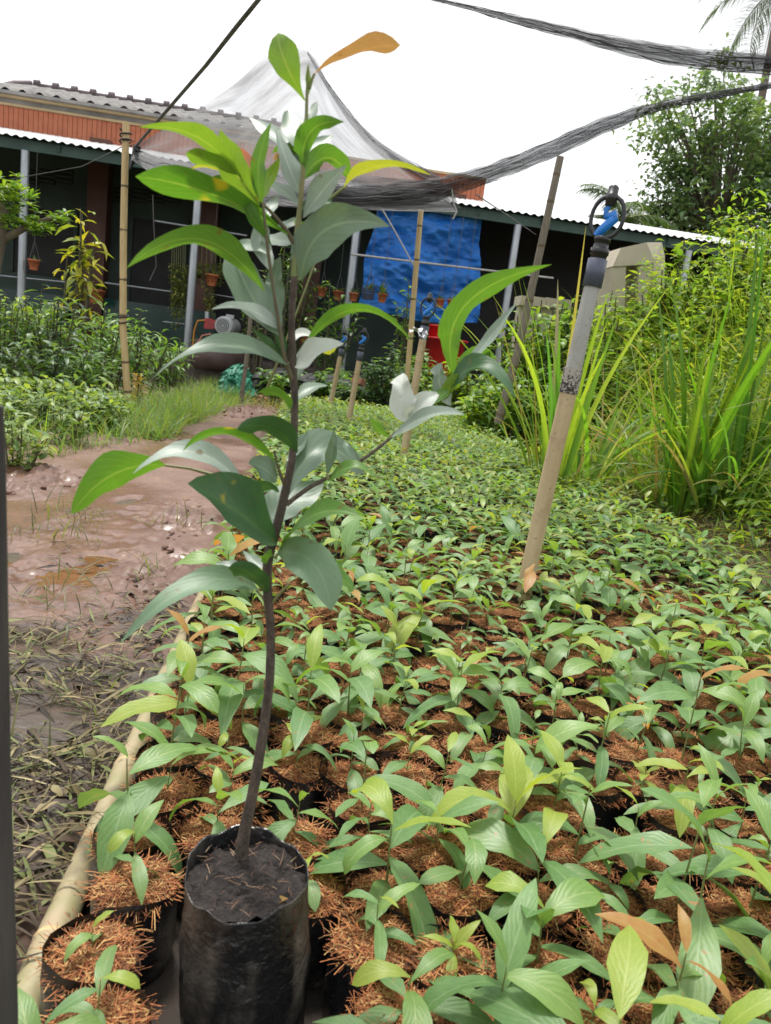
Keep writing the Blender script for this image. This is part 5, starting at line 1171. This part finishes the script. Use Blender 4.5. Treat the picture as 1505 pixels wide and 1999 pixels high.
shrub('patio_shrub', 'leafy shrub with pinnate sprays left of the third steel post', 'shrub', PY(632, 720, 12.2)-Vector((0, 0, .1)), 1.55, .5, 8, 34, .16, .055, ((.05, .13, .03), (.12, .24, .04)), None, None, el=(-.2, .6))
shrub('patio_shrub', 'thin twiggy shrub standing before the compressor stick', 'shrub', PY(500, 720, 12.2)-Vector((0, 0, .1)), 1.65, .35, 8, 34, .11, .03, ((.05, .11, .03), (.16, .24, .05)), None, None, lo=.5)
# bushes at the far end of the bed under the tarp
FB = [(765, 770, 10.6, 1.0, DK, 'dark green bush below the left part of the tarp'), (800, 760, 11.2, 1.1, MG, 'mid green bush behind the slim bamboo pole'), (850, 775, 10.4, .85, LG, 'bright green low bush in front of the red basin'), (895, 770, 10.2, .95, LG, 'bright yellow green bush right of the red basin'), (940, 775, 9.8, 1.05, LG, 'yellow green bush left of the leaning pole'),
      (720, 765, 11.6, .7, DK, 'dark weedy bush behind the third sprinkler'), (985, 760, 9.2, 1.15, MG, 'green bush behind the leaning bamboo pole'), (1030, 720, 9.6, 1.4, LG, 'tall yellow green bush before the low wall'), (600, 770, 10.8, .62, MG, 'dark grassy bush on the black netting'), (540, 770, 10.7, .5, MG, 'thin green bush growing over the black netting'), (690, 775, 10.6, .45, DK, 'dark weeds between the third and farthest sprinklers'), (660, 770, 11.6, .6, MG, 'low green bush beside the farthest sprinkler'), (1090, 700, 9.0, 1.5, LG, 'bright bush below the low wall end'), (960, 770, 8.2, .7, LG, 'low bright bush at the foot of the leaning pole'), (1010, 770, 7.9, .8, LG, 'yellow green bush just right of the leaning pole foot'), (1060, 740, 7.6, 1.0, MG, 'green bush between leaning pole and tall grass')]
for (x, y, Yd, h, tn, lb) in FB:
    p = PY(x, y, Yd); shrub('bush', lb, 'bush', (p.x, p.y, max(gz(p.x, p.y), 0)), h, .45, 16, 40, .12, .055, tn, None, 'bushes at the far end', prof='ell', el=(-.2, .7))
p = PY(785, 700, 12.0); shrub('bush', 'tall thin plant rising before the tarp corner', 'bush', (p.x, p.y, .3), 1.75, .22, 5, 26, .13, .05, MG, None, None, lo=.3)
# right: bushes on the bank
RB = [(1330, 640, 7.6, 1.75, LG, 'pale lobed bush right of the gatepost'), (1385, 640, 7.2, 1.6, LG, 'bright bush behind the tall grass clump'), (1450, 640, 7.6, 1.8, MG, 'green bush near the right edge'), (1500, 640, 7.0, 1.75, LG, 'yellow green bush cut by the right edge'), (1180, 690, 7.8, 1.0, LG, 'low bright bush left of the gatepost'), (1235, 670, 7.6, 1.0, MG, 'weedy bush in front of the gatepost'), (1130, 720, 7.6, 1.0, MG, 'green bush between leaning pole and gatepost'), (1160, 640, 8.2, 1.35, LG, 'tall yellow green bush just left of the gatepost'), (1080, 660, 8.3, 1.2, LG, 'fresh green bush in front of the low wall'), (1290, 680, 7.2, 1.15, LG, 'bright weedy bush at the right foot of the gatepost'), (1210, 700, 7.9, 1.6, LG, 'yellow green bush hiding the left leg of the gatepost'), (1035, 700, 8.8, 1.85, LG, 'tall bush hiding the left end of the low wall'), (1088, 700, 8.6, 1.85, MG, 'tall bush hiding the right end of the low wall')]
for (x, y, Yd, h, tn, lb) in RB:
    p = PY(x, y, Yd); z0 = max(gz(p.x, p.y), 0); shrub('bush', lb, 'bush', (p.x, p.y, z0), h, .55, 20, 46, .14, .06, tn, None, 'bushes on the bank', prof='ell', el=(-.3, .6), lo=.1)
def blades(P, L, W, el, droop, tints, wts=None, S=4, cols=2, az=None):
    n = len(P); v, f, u, nv = leaves(P, rng.random(n)*6.283 if az is None else az, el[0]+(el[1]-el[0])*rng.random(n), droop[0]+(droop[1]-droop[0])*rng.random(n)**1.5, L, W, roll=(rng.random(n)-.5), S=S, prof='blade', cols=cols, fold=.25)
    return v, f, u, tintrep(rtint(n, tints, wts, .25), nv)
GT = ((.18, .31, .05), (.27, .40, .06), (.37, .46, .075), (.46, .40, .16), (.13, .24, .06))
def bank_weeds():
    n = 42000; x = 2.02+rng.random(n)**1.1*4.2; y = 2.6+rng.random(n)*6.6; 
    keep = (x > 2.05+.25*(fbm(x*2, y*2, 3, 81)-.5)*2+.02*y) & (rng.random(n) < .06+.94*sstep(2.3, 3.1, x)) & (fbm(x*1.6, y*1.6, 3, 85) > .30)
    x, y = x[keep], y[keep]; n = len(x); z = ground_h(x, y)-.03
    ht = (.13+.75*sstep(2.2, 3.8, x))*(.5+.9*rng.random(n))*(.6+.8*fbm(x*1.2, y*1.2, 2, 83))*(1+.15*sstep(5.2, 7.5, y))*.85
    parts = [blades(np.stack([x, y, z], 1), ht*1.35, .008+.016*rng.random(n)**2, (.7, 1.5), (.5, 2.6), GT, [.27, .28, .22, .1, .13])]
    # leafy weeds, leaves spread through the height
    n = 70000; x = 2.05+rng.random(n)**1.1*4.2; y = 2.6+rng.random(n)*7.0; keep = (x > 2.12+.3*(fbm(x*2, y*2, 3, 82)-.5)) & (rng.random(n) < .06+.94*sstep(2.25, 3.0, x)) & (fbm(x*1.9, y*1.9, 3, 84) > .42)
    x, y = x[keep], y[keep]; n = len(x); top = (.10+.85*sstep(2.2, 3.8, x))*(.5+fbm(x*1.5, y*1.5, 3, 86))*(1+.8*sstep(5.2, 7.5, y))
    z = ground_h(x, y)+top*rng.random(n)**.7
    v, f, u, nv = leaves(np.stack([x, y, z], 1), rng.random(n)*6.28, -.2+rng.random(n), .3+1.3*rng.random(n), .045+.10*rng.random(n)**2, .014+.036*rng.random(n)**1.6, roll=(rng.random(n)-.5)*.9, S=3)
    parts.append((v, f, u, tintrep(rtint(n, ((.12, .24, .05), (.21, .35, .06), (.32, .43, .065), (.38, .42, .09)), [.25, .35, .28, .12], .25), nv)))
    # dry litter along the bed edge
    n = 8000; x = 1.98+rng.random(n)**1.5*1.4; y = 1.8+rng.random(n)*8.5; z = ground_h(x, y)+.005+.05*rng.random(n)
    v, f, u, nv = leaves(np.stack([x, y, z], 1), rng.random(n)*6.28, -.1+.7*rng.random(n), rng.random(n)*1.2, .05+.09*rng.random(n), .006+.012*rng.random(n), S=3)
    parts.append((v, f, u, tintrep(rtint(n, ((.22, .15, .08), (.30, .22, .12), (.13, .09, .05), (.18, .20, .07)), None, .25), nv)))
    o = cat_mesh('weeds', parts, M_GRASS); tag(o, 'tangled weeds and grass covering the bank at the right', 'weeds', kind='stuff')
bank_weeds()
# tall grass clumps
def clump(label, px, py, Yd, n, L, W, tints, spread=.12, el=(1.25, 1.57), droop=(.1, .8), zb=None):
    p = PY(px, py, Yd); z0 = gz(p.x, p.y) if zb is None else zb; t = thing('grass_clump', label, 'grass clump', (p.x, p.y, z0), 'tall grass clumps')
    for i in range(n):
        a = rnd.random()*6.28; r = spread*math.sqrt(rnd.random())
        v, f, u, nv = leaves([(r*math.cos(a), r*math.sin(a), -.02)], a+rnd.uniform(-.6, .6), rnd.uniform(*el), rnd.uniform(*droop)**1.3, L*rnd.uniform(.6, 1.05), W*1.35*rnd.uniform(.7, 1.2), roll=rnd.uniform(-.7, .7), S=9, prof='blade', fold=.3)
        mk('blade', v, f, M_GRASS, t, uv=u, tint=tintrep([[c*rnd.uniform(.8, 1.2) for c in rnd.choice(tints)]], nv))
TG = ((.18, .34, .05), (.26, .42, .06), (.14, .28, .06), (.34, .46, .08), (.42, .38, .16))
clump('tall broad bladed grass clump left of the near sprinkler pole', 1100, 860, 5.0, 34, 1.75, .034, TG, .12, (1.25, 1.57), (.05, 1.1))
clump('tall grass clump right behind the near sprinkler pole', 1160, 830, 5.2, 26, 1.35, .028, TG, .14, droop=(.2, 1.4))
clump('tall bright reed like clump with a bent blade at the right', 1372, 760, 4.6, 24, 1.6, .04, ((.17, .33, .03), (.22, .38, .03), (.12, .26, .03)), .06, droop=(.05, .7))
clump('reed like clump with folded blades right of the tallest one', 1425, 780, 4.5, 16, 1.35, .04, ((.18, .34, .03), (.12, .26, .03)), .07, droop=(.1, 1.6))
clump('very tall dark grass stalk at the right edge', 1484, 740, 4.4, 12, 2.0, .036, ((.09, .22, .03), (.12, .27, .03)), .04, droop=(.0, .35))
clump('arching grass clump in the middle of the bank', 1270, 800, 5.4, 30, 1.0, .022, TG, .2, (.8, 1.5), (.5, 2.0))
clump('arching grass clump low on the bank right of the sprinkler pole', 1330, 930, 4.9, 30, .6, .02, TG, .2, (.7, 1.5), (.6, 2.2))
clump('arching grass clump at the lower right edge of the bank', 1450, 960, 4.5, 34, .62, .02, TG, .22, (.7, 1.5), (.6, 2.2))
for (x_, y_, d_, l_, lb) in ((1215, 800, 6.0, 1.2, 'soft grass tuft between the near sprinkler pole and the gatepost'), (1300, 760, 5.6, 1.3, 'pale grass tuft below the gatepost right side'), (1345, 840, 4.9, 1.0, 'pale grass tuft just left of the tallest reed clump'), (1460, 850, 4.5, 1.1, 'pale grass tuft at the right edge below the dark stalk'), (1405, 900, 4.6, .8, 'low pale grass tuft in front of the reed clumps'), (1130, 900, 5.2, .8, 'low grass tuft behind the sprinkler pole joint')):
    clump(lb, x_, y_, d_, 34, l_, .018, TG, .22, (.9, 1.55), (.4, 1.7))
clump('grass clump at the foot of the leaning pole', 1035, 800, 7.2, 22, .8, .024, TG, .15, (.8, 1.5), (.4, 1.8))
# left path edge grass, dry grass at the path end
def path_grass():
    parts = []
    n = 9500; s = rng.random(n); yy = 4.6+s*6.6; edge = np.interp(yy, [4.6, 6, 8, 10, 11.2], [-1.45, -1.02, -.92, -.72, -.9]); x = edge-rng.random(n)**1.4*.75; 
    ht = (.10+.22*rng.random(n))*(.6+.5*fbm(x*2, yy*2, 2, 91)); keep = (fbm(x*2.2, yy*2.2, 2, 92) > .3) & ((yy > 5.9) | (rng.random(n) < .22)); x, yy, ht = x[keep], yy[keep], ht[keep]
    parts.append(blades(np.stack([x, yy, ground_h(x, yy)-.02], 1), ht*1.4, .005+.005*rng.random(len(x)), (.8, 1.5), (.3, 1.9), ((.12, .24, .06), (.18, .31, .07), (.22, .30, .09), (.30, .27, .12)), [.35, .35, .18, .12]))
    n = 3000; x = -1.5+rng.random(n)*1.5; yy = 9.2+rng.random(n)*3.0; parts.append(blades(np.stack([x, yy, ground_h(x, yy)-.02], 1), .12+.22*rng.random(n), .005+.004*rng.random(n), (.6, 1.4), (.4, 1.9), ((.28, .23, .11), (.20, .18, .08), (.14, .20, .06)), [.5, .3, .2]))
    n = 1500; x = .2+rng.random(n)*2.2; yy = 9.6+rng.random(n)*2.2; parts.append(blades(np.stack([x, yy, ground_h(x, yy)-.02], 1), .12+.25*rng.random(n), .006+.005*rng.random(n), (.6, 1.4), (.4, 1.9), GT))
    # sparse blades growing in the mud near the camera
    n = 1100; x = -1.1+rng.random(n)*.75; yy = .8+rng.random(n)**1.2*3.0; keep = (fbm(x*3, yy*3, 2, 93) > .5) ; x, yy = x[keep], yy[keep]; parts.append(blades(np.stack([x, yy, 0*x], 1), .05+.12*rng.random(len(x)), .004+.003*rng.random(len(x)), (.4, 1.4), (.3, 1.6), ((.12, .17, .05), (.18, .17, .07), (.10, .10, .05))))
    o = cat_mesh('grass', parts, M_GRASS); tag(o, 'soft green and dry grass along the path edges', 'grass', kind='stuff')
path_grass()
# trampled litter between path and pole
def litter():
    n = 9500; yy = .62+rng.random(n)**1.35*2.3; x = -.28-rng.random(n)**1.1*(.55+.25*yy); d = fbm(x*4+2, yy*4, 3, 95)
    keep = (rng.random(n) < 1.15-.45*yy+.25) & (d > .36+.08*np.clip(yy-1.2, 0, 1)); x, yy = x[keep], yy[keep]; n = len(x)
    hz = np.zeros(n); ix = np.clip(np.searchsorted(tx, x), 0, nx-1); iy = np.clip(np.searchsorted(ty, yy), 0, ny-1); hz = H[iy, ix]
    kind = rng.random(n)*.8; L = np.where(kind < .6, .05+.09*rng.random(n), .03+.04*rng.random(n)); W = np.where(kind < .66, .0025+.0045*rng.random(n), .008+.010*rng.random(n))
    v, f, u, nv = leaves(np.stack([x, yy, hz+.002+.012*rng.random(n)], 1), rng.random(n)*6.28, -.05+.45*rng.random(n), .1+1.1*rng.random(n), L, W, roll=(rng.random(n)-.5)*1.2, S=5, wave=.2)
    t = tintrep(rtint(n, ((.125, .10, .045), (.18, .145, .07), (.06, .04, .024), (.13, .15, .05), (.26, .215, .11), (.03, .022, .016)), [.22, .15, .25, .18, .06, .14], .25), nv)
    o = mk('leaf_litter', v, f, M_LITTER, uv=u, tint=t); tag(o, 'wet trampled leaves and straw on the dark mud', 'leaf litter', kind='stuff')
litter()

# ================================================================== far trees
def tree(label, c, rad, base, ncl, per, L, tints, seed, trunk_r=.28):
    g_ = random.Random(seed); t = thing('broadleaf_tree', label, 'tree', base, None); B = Vector(base); c = Vector(c)-B; mb = MB()
    fork = Vector((c.x*.6, c.y*.6, c.z-rad[2]*.85)); mb.tube([Vector((0, 0, -.2)), fork*.5+Vector((.1, 0, 0)), fork], [trunk_r, trunk_r*.8, trunk_r*.65], 10)
    P = []; T = []
    for k in range(ncl):
        while True:
            d = Vector((g_.uniform(-1, 1), g_.uniform(-1, 1), g_.uniform(-1, 1)))
            if .25 < d.length < 1: break
        d = d*(.72+.42*(.5+.5*math.sin(d.x*5.1+seed)*math.cos(d.z*4.3+seed*2)))*g_.uniform(.9, 1.12)
        p = c+Vector((d.x*rad[0], d.y*rad[1], d.z*rad[2])); md = fork.lerp(p, .5)+Vector((0, 0, .3)); 
        if k % 2 == 0: mb.tube([fork, md, p], [trunk_r*.28, trunk_r*.16, .015], 5)
        cr = g_.uniform(.3, .62)*rad[0]/3.; sh = g_.uniform(.75, 1.25)
        for i in range(per):
            q = Vector((g_.gauss(0, 1), g_.gauss(0, 1), g_.gauss(0, .7)))*cr*.62; P.append(p+q); T.append([x*sh for x in g_.choice(tints)])
    mb.build('trunk', M_TRUNK, t); n = len(P)
    v, f, u, nv = leaves([tuple(p) for p in P], rng.random(n)*6.28, -.5+1.2*rng.random(n), .5+rng.random(n), L*(.6+.7*rng.random(n)), L*.5, roll=(rng.random(n)-.5)*1.2, S=2, prof='ell')
    mk('crown', v, f, M_FOLT, t, uv=u, tint=tintrep(T, nv))
cc = PY(1425, 320, 26); tree('large broadleaf tree behind the shed roof at the right', cc, (3.3, 2.6, 3.15), (cc.x+.3, 26, 0), 200, 46, .27, ((.12, .21, .105), (.17, .28, .13), (.23, .34, .15)), 5)  # paled, greyed tints: haze and glare put into the leaf colour
cc = PY(1470, 470, 24); tree('smaller bright tree at the right edge under the large tree', cc, (1.1, 1.1, 1.1), (cc.x, 24, 0), 40, 50, .2, ((.09, .18, .04), (.13, .23, .05)), 6, .12)
cc = PY(1330, 460, 27.5); tree('dark low tree behind the shed roof', cc, (1.7, 1.2, 1.3), (cc.x, 27.5, 0), 50, 55, .22, ((.03, .075, .025), (.05, .10, .03)), 7, .15)
def palm(label, crown, base, nf, L, seed, tr=.14, el=(-.2, 1.2)):
    g_ = random.Random(seed); t = thing('palm_tree', label, 'palm', base); B = Vector(base); c = Vector(crown)-B; mb = MB()
    mb.tube([Vector((0, 0, -.2)), c*.5+Vector((.12, 0, 0)), c], [tr*1.3, tr, tr*.85], 10, jit=.1); mb.build('trunk', M_TRUNK, t)
    for k in range(nf):
        az = k*2.4+g_.uniform(-.2, .2); e0 = g_.uniform(*el); dr = g_.uniform(1.0, 2.0); pts = [c.copy()]; p = c.copy(); S = 14
        for i in range(S):
            a = e0-dr*(i+.5)/S; p = p+Vector((math.cos(az)*math.cos(a), math.sin(az)*math.cos(a), math.sin(a)))*(L/S); pts.append(p.copy())
        mb = MB(); mb.tube(pts, [.03*(1-.8*i/S) for i in range(S+1)], 5); fr = mb.build('frond', M_STEM, t)
        P = []; AZ = []; LL = []; EL = []
        for i in range(1, 56):
            q = i/56*S; j = min(int(q), S-1); b = pts[j].lerp(pts[j+1], q-j)
            for sg in (-1, 1): P.append(tuple(b)); AZ.append(az+sg*1.15); LL.append(L*.24*(.5+math.sin(3.14*min(i/56+.08, 1))*.7)*g_.uniform(.85, 1.1)); EL.append(g_.uniform(-.3, .2))
        v, f, u, nv = leaves(P, AZ, EL, .9, LL, .045, S=3, prof='blade'); mk('leaflets', v, f, M_FOLT, fr, uv=u, tint=tintrep(rtint(len(P), ((.06, .12, .04), (.09, .16, .05))), nv))['kind'] = 'stuff'
cr = PY(1215, 430, 21); palm('coconut palm with drooping fronds just above the shed roof', cr, (cr.x, 21, 0), 13, 1.75, 3)
cr = PY(1530, -40, 31); palm('tall palm with ragged fronds at the top right corner', cr, (cr.x+.1, 31, 0), 19, 3.3, 4, .16, (-.6, .9))
